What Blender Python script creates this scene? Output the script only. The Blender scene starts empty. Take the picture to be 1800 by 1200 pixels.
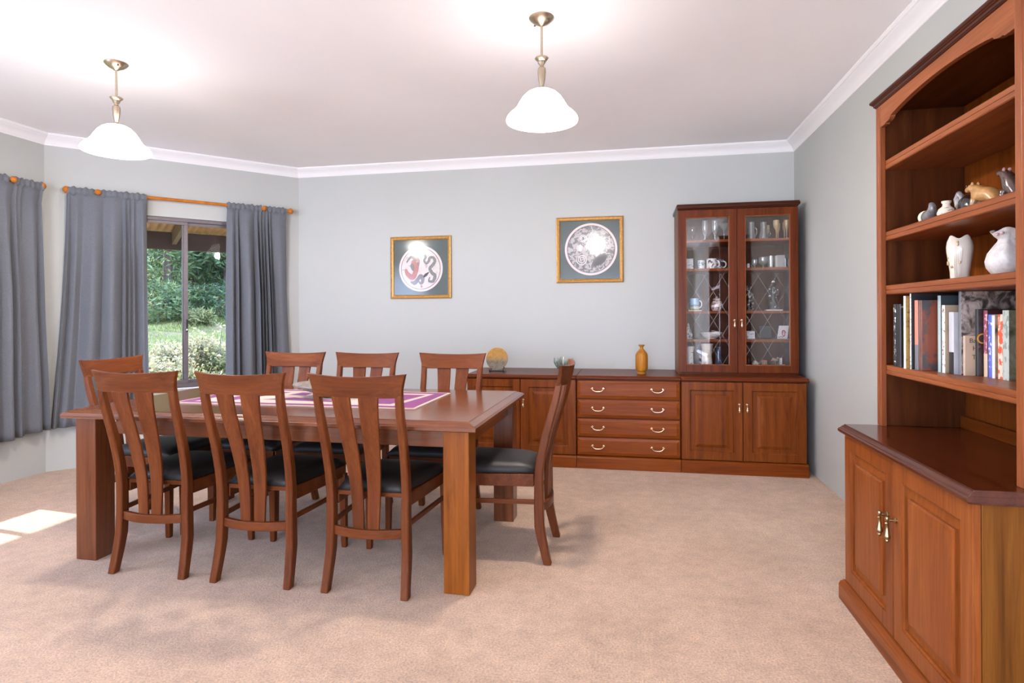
import bpy, bmesh, math, random
from math import sin, cos, pi, radians, sqrt, atan2, tan
from mathutils import Vector, Matrix
random.seed(7)
SC = bpy.context.scene
COL = SC.collection

# ------------------------------------------------------------------ camera
cam_d = bpy.data.cameras.new('camera'); cam = bpy.data.objects.new('camera', cam_d); COL.objects.link(cam)
SC.camera = cam
cam_d.sensor_width = 36; cam_d.lens = 1051.32/1800*36
cam_d.shift_x = 0.0; cam_d.shift_y = (552.5-600)/1800
cam_d.clip_start = .05; cam_d.clip_end = 300
_a = -.193; _roll = -.0051
_f = Vector((sin(_a), cos(_a), 0)); _r = Vector((cos(_a), -sin(_a), 0)); _u = Vector((0, 0, 1))
_r2 = _r*cos(_roll)+_u*sin(_roll); _u2 = _u*cos(_roll)-_r*sin(_roll)
_m = Matrix((( _r2.x, _u2.x, -_f.x, 0), (_r2.y, _u2.y, -_f.y, 0), (_r2.z, _u2.z, -_f.z, 1.22), (0, 0, 0, 1)))
cam.matrix_world = _m

# ------------------------------------------------------------------ world, sun, added fill lights, exposure
SC.view_settings.view_transform = 'Standard'
SC.view_settings.look = 'None'
SC.view_settings.gamma = 1.0
SC.view_settings.use_curve_mapping = False
SC.view_settings.exposure = 0.71
W = bpy.data.worlds.new('sky'); SC.world = W; W.use_nodes = True
wn = W.node_tree.nodes; wl = W.node_tree.links
bg = wn['Background']; bg.inputs[0].default_value = (.44, .60, 1.0, 1); bg.inputs[1].default_value = 6.5
sun_d = bpy.data.lights.new('sun', 'SUN'); sun = bpy.data.objects.new('sun', sun_d); COL.objects.link(sun)
sun_d.energy = 9.5; sun_d.angle = radians(.6); sun_d.color = (1, .95, .86)
sun.rotation_euler = Vector((1, -.1335, -.725)).to_track_quat('-Z', 'Y').to_euler(); sun.location = (-12, 4, 10)

def area(name, loc, direction, sx, sy, power, color):
    d = bpy.data.lights.new(name, 'AREA'); d.shape = 'RECTANGLE'; d.size = sx; d.size_y = sy; d.energy = power; d.color = color
    o = bpy.data.objects.new(name, d); COL.objects.link(o); o.location = loc
    o.rotation_euler = Vector(direction).to_track_quat('-Z', 'Z').to_euler(); return o
area('daylight_rear_door', (-.75, -3.62, 1.08), (0, 1, .62), 3.0, 2.0, 132, (1.0, .955, .93))  # added fill light outside the invented rear opening
area('added_side_fill', (-3.42, -1.5, 1.35), (1, 0, .35), 2.0, 1.45, 52, (.93, .95, 1.0))  # added fill light outside the invented left-wall window
area('added_bay_fill', (-4.20, .87, 1.34), (.741, .672, .02), 1.5, 1.4, 36, (.70, .78, 1.0))  # added fill light outside the unseen third bay window
PENDANT_W = 44; PENDANT_C = (1.0, .90, .84)

# ------------------------------------------------------------------ materials
MATS = {}
def nt(name):
    m = bpy.data.materials.new(name); m.use_nodes = True
    n = m.node_tree.nodes; l = m.node_tree.links
    return m, n, l, n['Principled BSDF']
def setp(b, col=None, rough=None, metal=None, spec=None, coat=None, trans=None):
    if col is not None: b.inputs['Base Color'].default_value = (*col, 1)
    if rough is not None: b.inputs['Roughness'].default_value = rough
    if metal is not None: b.inputs['Metallic'].default_value = metal
    if spec is not None: b.inputs['Specular IOR Level'].default_value = spec
    if coat is not None: b.inputs['Coat Weight'].default_value = coat; b.inputs['Coat Roughness'].default_value = .12
def coord(n, l, scale=(1, 1, 1), kind='Object', rnd=False):
    t = n.new('ShaderNodeTexCoord'); mp = n.new('ShaderNodeMapping'); mp.inputs['Scale'].default_value = scale
    if rnd:
        oi = n.new('ShaderNodeObjectInfo'); mu = n.new('ShaderNodeMath'); mu.operation = 'MULTIPLY'; mu.inputs[1].default_value = 37.0
        l.new(oi.outputs['Random'], mu.inputs[0]); ad = n.new('ShaderNodeVectorMath'); ad.operation = 'ADD'
        l.new(t.outputs[kind], ad.inputs[0]); l.new(mu.outputs[0], ad.inputs[1]); l.new(ad.outputs[0], mp.inputs[0])
    else: l.new(t.outputs[kind], mp.inputs[0])
    return mp.outputs[0]
def noise(n, l, vec, scale, detail=4, rough=.6, dist=0):
    x = n.new('ShaderNodeTexNoise'); x.inputs['Scale'].default_value = scale; x.inputs['Detail'].default_value = detail
    x.inputs['Roughness'].default_value = rough; x.inputs['Distortion'].default_value = dist
    l.new(vec, x.inputs['Vector']); return x.outputs[0]
def ramp(n, l, fac, stops):
    r = n.new('ShaderNodeValToRGB'); el = r.color_ramp.elements
    el[0].position = stops[0][0]; el[0].color = (*stops[0][1], 1)
    el[1].position = stops[-1][0]; el[1].color = (*stops[-1][1], 1)
    for p, c in stops[1:-1]:
        e = el.new(p); e.color = (*c, 1)
    l.new(fac, r.inputs[0]); return r.outputs[0]
def mixc(n, l, fac, a, b, mode='MIX'):
    x = n.new('ShaderNodeMix'); x.data_type = 'RGBA'; x.blend_type = mode
    if isinstance(fac, float): x.inputs[0].default_value = fac
    else: l.new(fac, x.inputs[0])
    for s, v in ((6, a), (7, b)):
        if isinstance(v, tuple): x.inputs[s].default_value = (*v, 1)
        else: l.new(v, x.inputs[s])
    return x.outputs[2]
def bump(n, l, b, h, strength, dist=.002):
    x = n.new('ShaderNodeBump'); x.inputs['Strength'].default_value = strength; x.inputs['Distance'].default_value = dist
    l.new(h, x.inputs['Height']); l.new(x.outputs[0], b.inputs['Normal'])
def plain(name, col, rough=.5, metal=0, spec=.5, coat=0, var=.12, vs=30, bmp=0, emis=None):
    if name in MATS: return MATS[name]
    m, n, l, b = nt(name); setp(b, col, rough, metal, spec, coat)
    v = coord(n, l); f = noise(n, l, v, vs)
    c = ramp(n, l, f, [(.3, tuple(x*(1-var) for x in col)), (.7, tuple(min(1, x*(1+var)) for x in col))])
    l.new(c, b.inputs['Base Color'])
    if bmp: bump(n, l, b, f, bmp)
    if emis: b.inputs['Emission Color'].default_value = (*emis[0], 1); b.inputs['Emission Strength'].default_value = emis[1]
    MATS[name] = m; return m
FAM = {   # dark, mid, light, roughness
 'chair':  ((.066, .0155, .0042), (.122, .032, .0085), (.178, .053, .0145), .36),
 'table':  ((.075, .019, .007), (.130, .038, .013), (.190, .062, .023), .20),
 'red':    ((.052, .009, .0020), (.108, .021, .0040), (.175, .043, .0085), .30),
 'drawer': ((.095, .0175, .0017), (.18, .0385, .0035), (.27, .070, .0075), .33),
 'panel':  ((.068, .0125, .0014), (.148, .033, .0034), (.245, .068, .008), .33),
 'cupboard': ((.095, .020, .0035), (.20, .050, .009), (.31, .095, .020), .33),  # panel wood brightened, light falloff with distance put into the colour
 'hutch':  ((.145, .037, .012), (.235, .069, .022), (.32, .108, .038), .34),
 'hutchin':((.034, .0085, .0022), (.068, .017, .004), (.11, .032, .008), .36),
 'dark':   ((.024, .006, .003), (.048, .012, .005), (.08, .020, .009), .30),
 'top':    ((.034, .0065, .0025), (.070, .014, .0045), (.11, .027, .008), .17),  # countertop wood, darkened to carry the reflection of the bookcase interior
 'leg':    ((.110, .029, .004), (.205, .058, .007), (.30, .096, .014), .34),  # table wood with warm light put into the colour, near right leg only
 'side':   ((.070, .021, .0025), (.140, .046, .005), (.215, .078, .010), .38),
 'rod':    ((.36, .10, .012), (.48, .15, .018), (.58, .21, .03), .28),
 'turned': ((.19, .07, .008), (.38, .15, .018), (.52, .24, .04), .3)}
def wood(fam, axis):
    key = 'wood_%s_%s' % (fam, axis)
    if key in MATS: return MATS[key]
    d, mi, li, ro = FAM[fam]
    m, n, l, b = nt(key); setp(b, rough=ro, spec=.5 if fam in ('table', 'top') else .16, coat=.12 if fam in ('table', 'top') else .0)
    st = {'X': (.55, 7, 7), 'Y': (7, .55, 7), 'Z': (7, 7, .55)}[axis]
    v = coord(n, l, st, rnd=True)
    f1 = noise(n, l, v, 1.5, 6, .62, 2.2)
    st2 = {'X': (2.2, 60, 60), 'Y': (60, 2.2, 60), 'Z': (60, 60, 2.2)}[axis]
    v2 = coord(n, l, st2, rnd=True); f2 = noise(n, l, v2, 1.7, 3, .7)
    c1 = ramp(n, l, f1, [(.28, d), (.46, mi), (.54, mi), (.74, li)])
    w = n.new('ShaderNodeTexWave'); w.wave_type = 'BANDS'; w.bands_direction = {'X': 'Y', 'Y': 'X', 'Z': 'X'}[axis]
    w.inputs['Scale'].default_value = .55; w.inputs['Distortion'].default_value = 7; w.inputs['Detail'].default_value = 3; w.inputs['Detail Scale'].default_value = .8
    l.new(v, w.inputs['Vector'])
    c1b = mixc(n, l, .18, c1, ramp(n, l, w.outputs[1], [(.2, li), (.75, mi), (.95, d)]))
    c2 = ramp(n, l, f2, [(.3, (.62, .60, .58)), (.62, (1.10, 1.10, 1.10))])
    c = mixc(n, l, .55, c1b, c2, 'MULTIPLY')
    l.new(c, b.inputs['Base Color'])
    rr = n.new('ShaderNodeMapRange'); rr.inputs[3].default_value = ro+.07; rr.inputs[4].default_value = ro-.05
    l.new(f2, rr.inputs[0]); l.new(rr.outputs[0], b.inputs['Roughness'])
    bump(n, l, b, f2, .08, .001)
    MATS[key] = m; return m

def m_wall(name, col):
    m, n, l, b = nt(name); setp(b, col, .75, spec=.3); v = coord(n, l); f = noise(n, l, v, 1.3, 3)
    c = ramp(n, l, f, [(.3, tuple(x*.985 for x in col)), (.7, tuple(x*1.012 for x in col))]); l.new(c, b.inputs['Base Color'])
    bump(n, l, b, noise(n, l, v, 260, 2), .05, .001); return m
M_WALL = m_wall('painted_plaster', (.465, .477, .452))
M_CEIL = m_wall('ceiling_paint', (.93, .90, .895))
M_TRIM = m_wall('cornice_paint', (.86, .84, .84))
def m_carpet():
    m, n, l, b = nt('carpet_pile'); setp(b, rough=.95, spec=.1)
    v = coord(n, l); f = noise(n, l, v, 2.4, 5, .65); g = noise(n, l, v, 120, 4, .8); h = noise(n, l, v, 14, 5, .7)
    c = ramp(n, l, f, [(.32, (.465, .300, .190)), (.66, (.595, .398, .262))])
    c = mixc(n, l, .55, c, ramp(n, l, h, [(.36, (.74, .73, .72)), (.62, (1.12, 1.12, 1.12))]), 'MULTIPLY')
    c = mixc(n, l, .8, c, ramp(n, l, g, [(.36, (.50, .49, .48)), (.60, (1.25, 1.25, 1.25))]), 'MULTIPLY')
    l.new(c, b.inputs['Base Color'])
    b.inputs['Sheen Weight'].default_value = .35; b.inputs['Sheen Roughness'].default_value = .6
    bump(n, l, b, g, .8, .006); return m
M_CARPET = m_carpet()
def m_fabric(name, col, col2):
    m, n, l, b = nt(name); setp(b, rough=.85, spec=.15)
    v = coord(n, l, (1, 1, 1)); v2 = coord(n, l, (500, 500, 90)); f = noise(n, l, v2, 1, 2); g = noise(n, l, v, 5)
    c = ramp(n, l, f, [(.3, col), (.7, col2)]); c = mixc(n, l, .3, c, ramp(n, l, g, [(.3, (.9, .9, .9)), (.7, (1.05, 1.05, 1.05))]), 'MULTIPLY')
    l.new(c, b.inputs['Base Color']); bump(n, l, b, f, .15, .001)
    b.inputs['Sheen Weight'].default_value = .15; return m
M_CURT = m_fabric('curtain_fabric', (.118, .126, .142), (.158, .168, .188))
M_GLASS = None
def m_glass(name, tint=(1, 1, 1), f0=.04, rough=0.0, k=1.0, lattice=False, body=0.0, bodycol=(.8, .85, .85)):
    m = bpy.data.materials.new(name); m.use_nodes = True; n = m.node_tree.nodes; l = m.node_tree.links
    n.remove(n['Principled BSDF']); out = n['Material Output']
    tr = n.new('ShaderNodeBsdfTransparent'); tr.inputs[0].default_value = (*tint, 1)
    gl = n.new('ShaderNodeBsdfGlossy'); gl.inputs['Roughness'].default_value = rough; gl.inputs[0].default_value = (1, 1, 1, 1)
    fr = n.new('ShaderNodeFresnel'); fr.inputs[0].default_value = 1.5
    mu = n.new('ShaderNodeMath'); mu.operation = 'MULTIPLY'; mu.inputs[1].default_value = k; mu.use_clamp = True; l.new(fr.outputs[0], mu.inputs[0])
    mx = n.new('ShaderNodeMixShader'); l.new(mu.outputs[0], mx.inputs[0]); l.new(tr.outputs[0], mx.inputs[1]); l.new(gl.outputs[0], mx.inputs[2])
    last = mx.outputs[0]
    if body or lattice:
        df = n.new('ShaderNodeBsdfDiffuse'); df.inputs[0].default_value = (*bodycol, 1)
        m2 = n.new('ShaderNodeMixShader'); l.new(last, m2.inputs[1]); l.new(df.outputs[0], m2.inputs[2])
        if lattice:
            t = n.new('ShaderNodeTexCoord'); s = n.new('ShaderNodeSeparateXYZ'); l.new(t.outputs['Object'], s.inputs[0])
            def line(sgn):
                a = n.new('ShaderNodeMath'); a.operation = 'MULTIPLY_ADD'; a.inputs[1].default_value = sgn*1.72
                l.new(s.outputs['X'], a.inputs[0]); l.new(s.outputs['Z'], a.inputs[2])
                d = n.new('ShaderNodeMath'); d.operation = 'DIVIDE'; d.inputs[1].default_value = .232; l.new(a.outputs[0], d.inputs[0])
                f = n.new('ShaderNodeMath'); f.operation = 'FRACT'; l.new(d.outputs[0], f.inputs[0])
                c = n.new('ShaderNodeMath'); c.operation = 'LESS_THAN'; c.inputs[1].default_value = .022; l.new(f.outputs[0], c.inputs[0]); return c.outputs[0]
            mxm = n.new('ShaderNodeMath'); mxm.operation = 'MAXIMUM'; l.new(line(1), mxm.inputs[0]); l.new(line(-1), mxm.inputs[1])
            lim = n.new('ShaderNodeMath'); lim.operation = 'LESS_THAN'; lim.inputs[1].default_value = 1.60; l.new(s.outputs['Z'], lim.inputs[0])
            q = n.new('ShaderNodeMath'); q.operation = 'MULTIPLY'; l.new(mxm.outputs[0], q.inputs[0]); l.new(lim.outputs[0], q.inputs[1])
            q2 = n.new('ShaderNodeMath'); q2.operation = 'MULTIPLY'; q2.inputs[1].default_value = .16; l.new(q.outputs[0], q2.inputs[0]); l.new(q2.outputs[0], m2.inputs[0])
        else: m2.inputs[0].default_value = body
        last = m2.outputs[0]
    l.new(last, out.inputs[0]); return m
M_WINGLASS = m_glass('window_glass', k=.12)
M_PICGLASS = m_glass('picture_glass', k=.32, rough=.10)
M_DOORGLASS = m_glass('etched_cabinet_glass', k=1.6, lattice=True, bodycol=(.8, .8, .78))
M_CRYSTAL = m_glass('clear_drinking_glass', k=3.0, body=.10, bodycol=(.95, .98, 1))
M_GOLDGLASS = m_glass('gold_rimmed_glass', tint=(1, .93, .78), k=3.0, body=.45, bodycol=(.85, .62, .33))
M_LEATHER = plain('black_leather', (.015, .0128, .012), .50, spec=.35, var=.1, vs=250, bmp=.12)
M_NICKEL = plain('brushed_nickel', (.52, .43, .32), .34, metal=1, var=.04)
M_BRASS = plain('aged_brass', (.36, .27, .145), .32, metal=1, var=.12, vs=80)
M_BRASS2 = plain('pale_brass', (.78, .64, .42), .22, metal=1, var=.06)
M_GOLD = plain('gilt_frame', (.48, .27, .085), .36, metal=.55, var=.22, vs=50, bmp=.1)
M_ALU = plain('bronze_aluminium', (.145, .125, .135), .38, metal=.3, var=.05)
M_WHITE = plain('white_gloss', (.78, .76, .74), .3, var=.03)
M_CREAM = plain('cream_porcelain', (.66, .595, .50), .26, coat=.4, var=.03)
M_BLACK = plain('black_gloss', (.012, .012, .013), .22, coat=.4)
M_BROWNP = plain('brown_paint', (.060, .030, .018), .6)
M_RAFTER = plain('rafter_paint', (.18, .105, .062), .6)
M_ROOF = plain('corrugated_sheet', (.60, .29, .13), .6, var=.3, vs=3)
M_PAGES = plain('book_pages', (.70, .64, .54), .8, vs=200)
def m_shade():
    m, n, l, b = nt('frosted_glass_shade'); setp(b, (.92, .90, .88), .35)
    b.inputs['Emission Color'].default_value = (1, .965, .94, 1); b.inputs['Emission Strength'].default_value = 4.8
    t = coord(n, l); f = noise(n, l, t, 9, 3); l.new(ramp(n, l, f, [(.3, (.88, .86, .84)), (.7, (.94, .92, .9))]), b.inputs['Base Color']); return m
M_SHADE = m_shade()
M_BULB = plain('lit_bulb', (1, 1, 1), .4, emis=((1, .95, .88), 6))

# ------------------------------------------------------------------ mesh helpers
class MB:
    def __init__(s): s.v = []; s.f = []; s.mi = []
    def add(s, vs, fs, mi=0):
        o = len(s.v); s.v += [tuple(p) for p in vs]; s.f += [tuple(i+o for i in f) for f in fs]; s.mi += [mi]*len(fs); return s
    def box(s, x0, x1, y0, y1, z0, z1, mi=0):
        return s.add([(x0, y0, z0), (x1, y0, z0), (x1, y1, z0), (x0, y1, z0), (x0, y0, z1), (x1, y0, z1), (x1, y1, z1), (x0, y1, z1)],
                     [(0, 3, 2, 1), (4, 5, 6, 7), (0, 1, 5, 4), (1, 2, 6, 5), (2, 3, 7, 6), (3, 0, 4, 7)], mi)
    def rings(s, rs, cap=True, close=True, mi=0):
        n = len(rs[0]); vs = [p for r in rs for p in r]; fs = []
        for k in range(len(rs)-1):
            for i in range(n if close else n-1):
                j = (i+1) % n; fs.append((k*n+i, k*n+j, (k+1)*n+j, (k+1)*n+i))
        if cap: fs.append(tuple(range(n-1, -1, -1))); fs.append(tuple((len(rs)-1)*n+i for i in range(n)))
        return s.add(vs, fs, mi)
    def lathe(s, prof, c=(0, 0, 0), seg=24, cap=True, mi=0, mat=None, sx=1, sy=1):
        rs = []
        for r, z in prof:
            r = max(r, .0002); ring = [Vector((r*cos(2*pi*i/seg)*sx, r*sin(2*pi*i/seg)*sy, z)) for i in range(seg)]
            if mat is not None: ring = [mat @ p for p in ring]
            rs.append([p+Vector(c) for p in ring])
        return s.rings(rs, cap, True, mi)
    def tube(s, pts, r, seg=8, cap=True, mi=0, flat=1.0):
        pts = [Vector(p) for p in pts]; rs = []; up = None
        for i, p in enumerate(pts):
            t = (pts[min(i+1, len(pts)-1)]-pts[max(i-1, 0)]).normalized()
            if up is None:
                up = Vector((0, 0, 1)) if abs(t.z) < .9 else Vector((1, 0, 0))
            a = t.cross(up).normalized(); up2 = a.cross(t).normalized(); up = up2
            rr = r[i] if isinstance(r, (list, tuple)) else r
            rs.append([p+a*cos(2*pi*k/seg)*rr*flat+up2*sin(2*pi*k/seg)*rr for k in range(seg)])
        return s.rings(rs, cap, True, mi)
    def prism(s, poly, ax, a, b, mi=0):
        def P(u, v, w): return {'X': (w, u, v), 'Y': (u, w, v), 'Z': (u, v, w)}[ax]
        n = len(poly)
        return s.add([P(u, v, a) for u, v in poly]+[P(u, v, b) for u, v in poly],
                     [tuple(range(n-1, -1, -1)), tuple(range(n, 2*n))]+[(i, (i+1) % n, n+(i+1) % n, n+i) for i in range(n)], mi)
    def blob(s, c, r, seg=14, rg=9, mi=0, mat=None):
        prof = [(sin(pi*k/rg), -cos(pi*k/rg)) for k in range(rg+1)]
        rs = []
        for q, z in prof:
            q = max(q, .001); ring = []
            for i in range(seg):
                p = Vector((q*cos(2*pi*i/seg)*r[0], q*sin(2*pi*i/seg)*r[1], z*r[2]))
                if mat is not None: p = mat @ p
                ring.append(p+Vector(c))
            rs.append(ring)
        return s.rings(rs, True, True, mi)
    def xf(s, M, a=0):
        for i in range(a, len(s.v)): s.v[i] = tuple(M @ Vector(s.v[i]))
        return s
    def panel(s, o, u, v, n, w, h, prof, t=.018, mi=0):
        """slab w x h spanned from o by u,v; front face steps through (inset, height) rings; n = outward normal"""
        o, u, v, n = map(Vector, (o, u, v, n)); rs = []
        def ring(ins, d): return [o+u*ins+v*ins+n*d, o+u*(w-ins)+v*ins+n*d, o+u*(w-ins)+v*(h-ins)+n*d, o+u*ins+v*(h-ins)+n*d]
        rs.append(ring(0, -t))
        for ins, d in prof: rs.append(ring(ins, d))
        return s.rings(rs, True, True, mi)
def build(name, mb, mat, parent=None, bevel=0, smooth=None, sub=0, solid=0, loc=None, rot=None):
    me = bpy.data.meshes.new(name); me.from_pydata([tuple(p) for p in mb.v], [], mb.f)
    bm = bmesh.new(); bm.from_mesh(me); bmesh.ops.recalc_face_normals(bm, faces=bm.faces); bm.to_mesh(me); bm.free()
    mats = mat if isinstance(mat, (list, tuple)) else [mat]
    xs = [[p[i] for p in mb.v] for i in range(3)]; ext = [max(x)-min(x) for x in xs]
    ax = 'XYZ'[ext.index(max(ext))]
    for m in mats:
        if isinstance(m, str):
            if '/' in m: fam, a = m.split('/'); m = wood(fam, a)
            else: m = wood(m, ax)
        me.materials.append(m)
    for p, i in zip(me.polygons, mb.mi): p.material_index = i
    if smooth is not None:
        for p in me.polygons: p.use_smooth = True
        me.set_sharp_from_angle(angle=radians(smooth))
    o = bpy.data.objects.new(name, me); COL.objects.link(o)
    if parent: o.parent = parent
    if loc: o.location = loc
    if rot: o.rotation_euler = rot
    if solid: md = o.modifiers.new('thickness', 'SOLIDIFY'); md.thickness = solid; md.offset = 0
    if bevel: md = o.modifiers.new('edge', 'BEVEL'); md.width = bevel; md.segments = 2; md.limit_method = 'ANGLE'; md.angle_limit = radians(40)
    if sub: md = o.modifiers.new('sub', 'SUBSURF'); md.levels = sub; md.render_levels = sub
    return o
def thing(name, label, cat, loc=(0, 0, 0), rz=0, group=None):
    o = bpy.data.objects.new(name, None); COL.objects.link(o); o.location = loc; o.rotation_euler = (0, 0, rz); o.empty_display_size = .1
    return tag(o, label, cat, group)
def tag(o, label, cat, group=None, kind=None):
    if label: o['label'] = label
    if cat: o['category'] = cat
    if group: o['group'] = group
    if kind: o['kind'] = kind
    return o
def struct(name, mb, mat, parent=None, **k):
    o = build(name, mb, mat, parent, **k)
    if not parent: o['kind'] = 'structure'
    return o
def dup(root, loc, rz=0, label=None):
    r = root.copy(); COL.objects.link(r); r.location = loc; r.rotation_euler = (0, 0, rz)
    if label: r['label'] = label
    for ch in list(root.children):
        c = ch.copy(); COL.objects.link(c); c.parent = r
        for g in list(ch.children):
            d = g.copy(); COL.objects.link(d); d.parent = c
    return r

# ------------------------------------------------------------------ room shell
A = Vector((1.3645, 5.374)); B = Vector((-3.185, 5.374)); Cc = Vector((-4.509, 3.913)); C2 = Vector((-4.509, 1.947)); B2 = Vector((-3.185, .486))
F = Vector((-3.185, -3.4)); G = Vector((1.3645, -3.4))
ZC = 2.655
POLY = [A, B, Cc, C2, B2, F, G]
struct('floor', MB().prism([(p.x, p.y) for p in [Vector((1.5, 5.5)), Vector((-3.24, 5.5)), Vector((-4.64, 3.96)), Vector((-4.64, 1.9)), Vector((-3.3, .43)), Vector((-3.3, -3.55)), Vector((1.5, -3.55))]], 'Z', -.1, 0), M_CARPET)
struct('ceiling', MB().prism([(p.x, p.y) for p in [Vector((1.5, 5.5)), Vector((-3.24, 5.5)), Vector((-4.64, 3.96)), Vector((-4.64, 1.9)), Vector((-3.3, .43)), Vector((-3.3, -3.55)), Vector((1.5, -3.55))]], 'Z', ZC, ZC+.1), M_CEIL)
def seg_frame(P, Q):
    t = (Q-P).normalized(); n = Vector((t.y, -t.x))     # polygon runs counter-clockwise: outward is to the right of travel
    return t, n
def wall(name, P, Q, holes=(), ext=.05, th=.12, flip=False):
    t, n = seg_frame(P, Q); L = (Q-P).length; mb = MB()
    def slab(s0, s1, z0, z1):
        a = P+t*s0; b = P+t*s1; c = b+n*th; d = a+n*th
        mb.add([(a.x, a.y, z0), (b.x, b.y, z0), (c.x, c.y, z0), (d.x, d.y, z0), (a.x, a.y, z1), (b.x, b.y, z1), (c.x, c.y, z1), (d.x, d.y, z1)],
               [(0, 3, 2, 1), (4, 5, 6, 7), (0, 1, 5, 4), (1, 2, 6, 5), (2, 3, 7, 6), (3, 0, 4, 7)])
    s = -ext
    for h0, h1, z0, z1 in sorted(holes):
        slab(s, h0, 0, ZC)
        if z0 > 0: slab(h0, h1, 0, z0)
        slab(h0, h1, z1, ZC); s = h1
    slab(s, L+ext, 0, ZC)
    return struct(name, mb, M_WALL)
BL = (Cc-B).length
wall('wall_back', A, B)
wall('wall_bay_back', B, Cc, [(BL-1.67, BL-.30, .59, 2.085)])
wall('wall_bay_left', Cc, C2, [(.30, 1.67, .59, 2.085)])
wall('wall_bay_front', C2, B2, [(.30, 1.67, .59, 2.085)])
wall('wall_left', B2, F, [(.90, 3.10, .59, 2.085)])
wall('wall_front', F, G, [(.90, 4.0, .02, 2.10)])
wall('wall_right', G, A)
# cornice, one length per wall, mitred
CP = [(0, 2.572), (.004, 2.574), (.007, 2.582), (.011, 2.586), (.016, 2.596), (.025, 2.607), (.037, 2.618), (.049, 2.626), (.056, 2.631), (.060, 2.636), (.066, 2.638), (.072, 2.645), (.076, 2.650), (.076, 2.656)]
def inset(k):
    out = []
    for i in range(len(POLY)):
        p0, p1, p2 = POLY[i-1], POLY[i], POLY[(i+1) % len(POLY)]
        _, n1 = seg_frame(p0, p1); _, n2 = seg_frame(p1, p2)
        m = (n1+n2).normalized(); out.append(p1-m*(k/max(.3, m.dot(n1))))
    return out
INS = [inset(k) for k, z in CP]
for i in range(len(POLY)):
    j = (i+1) % len(POLY); r0 = [(INS[k][i].x, INS[k][i].y, CP[k][1]) for k in range(len(CP))]; r1 = [(INS[k][j].x, INS[k][j].y, CP[k][1]) for k in range(len(CP))]
    struct('trim_%d' % (i+1), MB().rings([r0, r1], cap=False, close=False), M_TRIM, smooth=30)

# windows -----------------------------------------------------------
def window(name, P, Q, s0, s1, z0, z1, latch=True, inlay=.025):
    t, n = seg_frame(P, Q)
    def bx(mb, a, b, d0, d1, zz0, zz1):
        c = [P+t*a+n*d0, P+t*b+n*d0, P+t*b+n*d1, P+t*a+n*d1]
        mb.add([(p.x, p.y, zz0) for p in c]+[(p.x, p.y, zz1) for p in c], [(0, 3, 2, 1), (4, 5, 6, 7), (0, 1, 5, 4), (1, 2, 6, 5), (2, 3, 7, 6), (3, 0, 4, 7)])
    fr = MB(); D0, D1 = inlay, inlay+.06
    bx(fr, s0, s1, D0, D1, z1-.03, z1); bx(fr, s0, s1, D0, D1, z0, z0+.035); bx(fr, s0, s0+.03, D0, D1, z0+.035, z1-.03); bx(fr, s1-.03, s1, D0, D1, z0+.035, z1-.03)
    bx(fr, s0, s1, D0-.006, D0, z0, z0+.012)
    root = struct(name, fr, M_ALU, bevel=.002)
    mid = (s0+s1)/2
    for k, (a, b, d) in enumerate(((s0+.03, mid+.022, D0+.034), (mid-.022, s1-.03, D0+.008))):
        sh = MB()
        bx(sh, a, b, d, d+.02, z1-.055, z1-.03); bx(sh, a, b, d, d+.02, z0+.035, z0+.062); bx(sh, a, a+.03, d, d+.02, z0+.062, z1-.055); bx(sh, b-.03, b, d, d+.02, z0+.062, z1-.055)
        so = build('sash', sh, M_ALU, root, bevel=.0015)
        g = MB(); bx(g, a+.028, b-.028, d+.008, d+.012, z0+.058, z1-.05); build('pane', g, M_WINGLASS, so)
        if k == 1 and latch:
            lt = MB(); bx(lt, b-.026 if 0 else a+.004, a+.022, d-.012, d, 1.08, 1.19); build('latch', lt, M_BLACK, so, bevel=.003)
            kb = MB(); c = P+t*(a+.012)+n*(d-.014); kb.blob((c.x, c.y, 1.10), (.008, .008, .008)); build('keyhole_knob', kb, M_WHITE, so, smooth=60)
    sill = MB(); bx(sill, s0-.0, s1+.0, -.012, D0, z0-.014, z0+.0); build('sill', sill, plain('sill_white', (.72, .74, .76), .4), root, bevel=.003)
    return root
window('window_1', B, Cc, BL-1.67, BL-.30, .59, 2.085)
window('window_2', Cc, C2, .30, 1.67, .59, 2.085)
window('window_3', C2, B2, .30, 1.67, .59, 2.085)
window('added_window_4', B2, F, .90, 3.10, .59, 2.085)  # unseen window, added to let the side fill light in
window('added_window_5', F, G, .90, 4.0, .02, 2.10)  # unseen rear opening, added to let fill light in from behind

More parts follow.
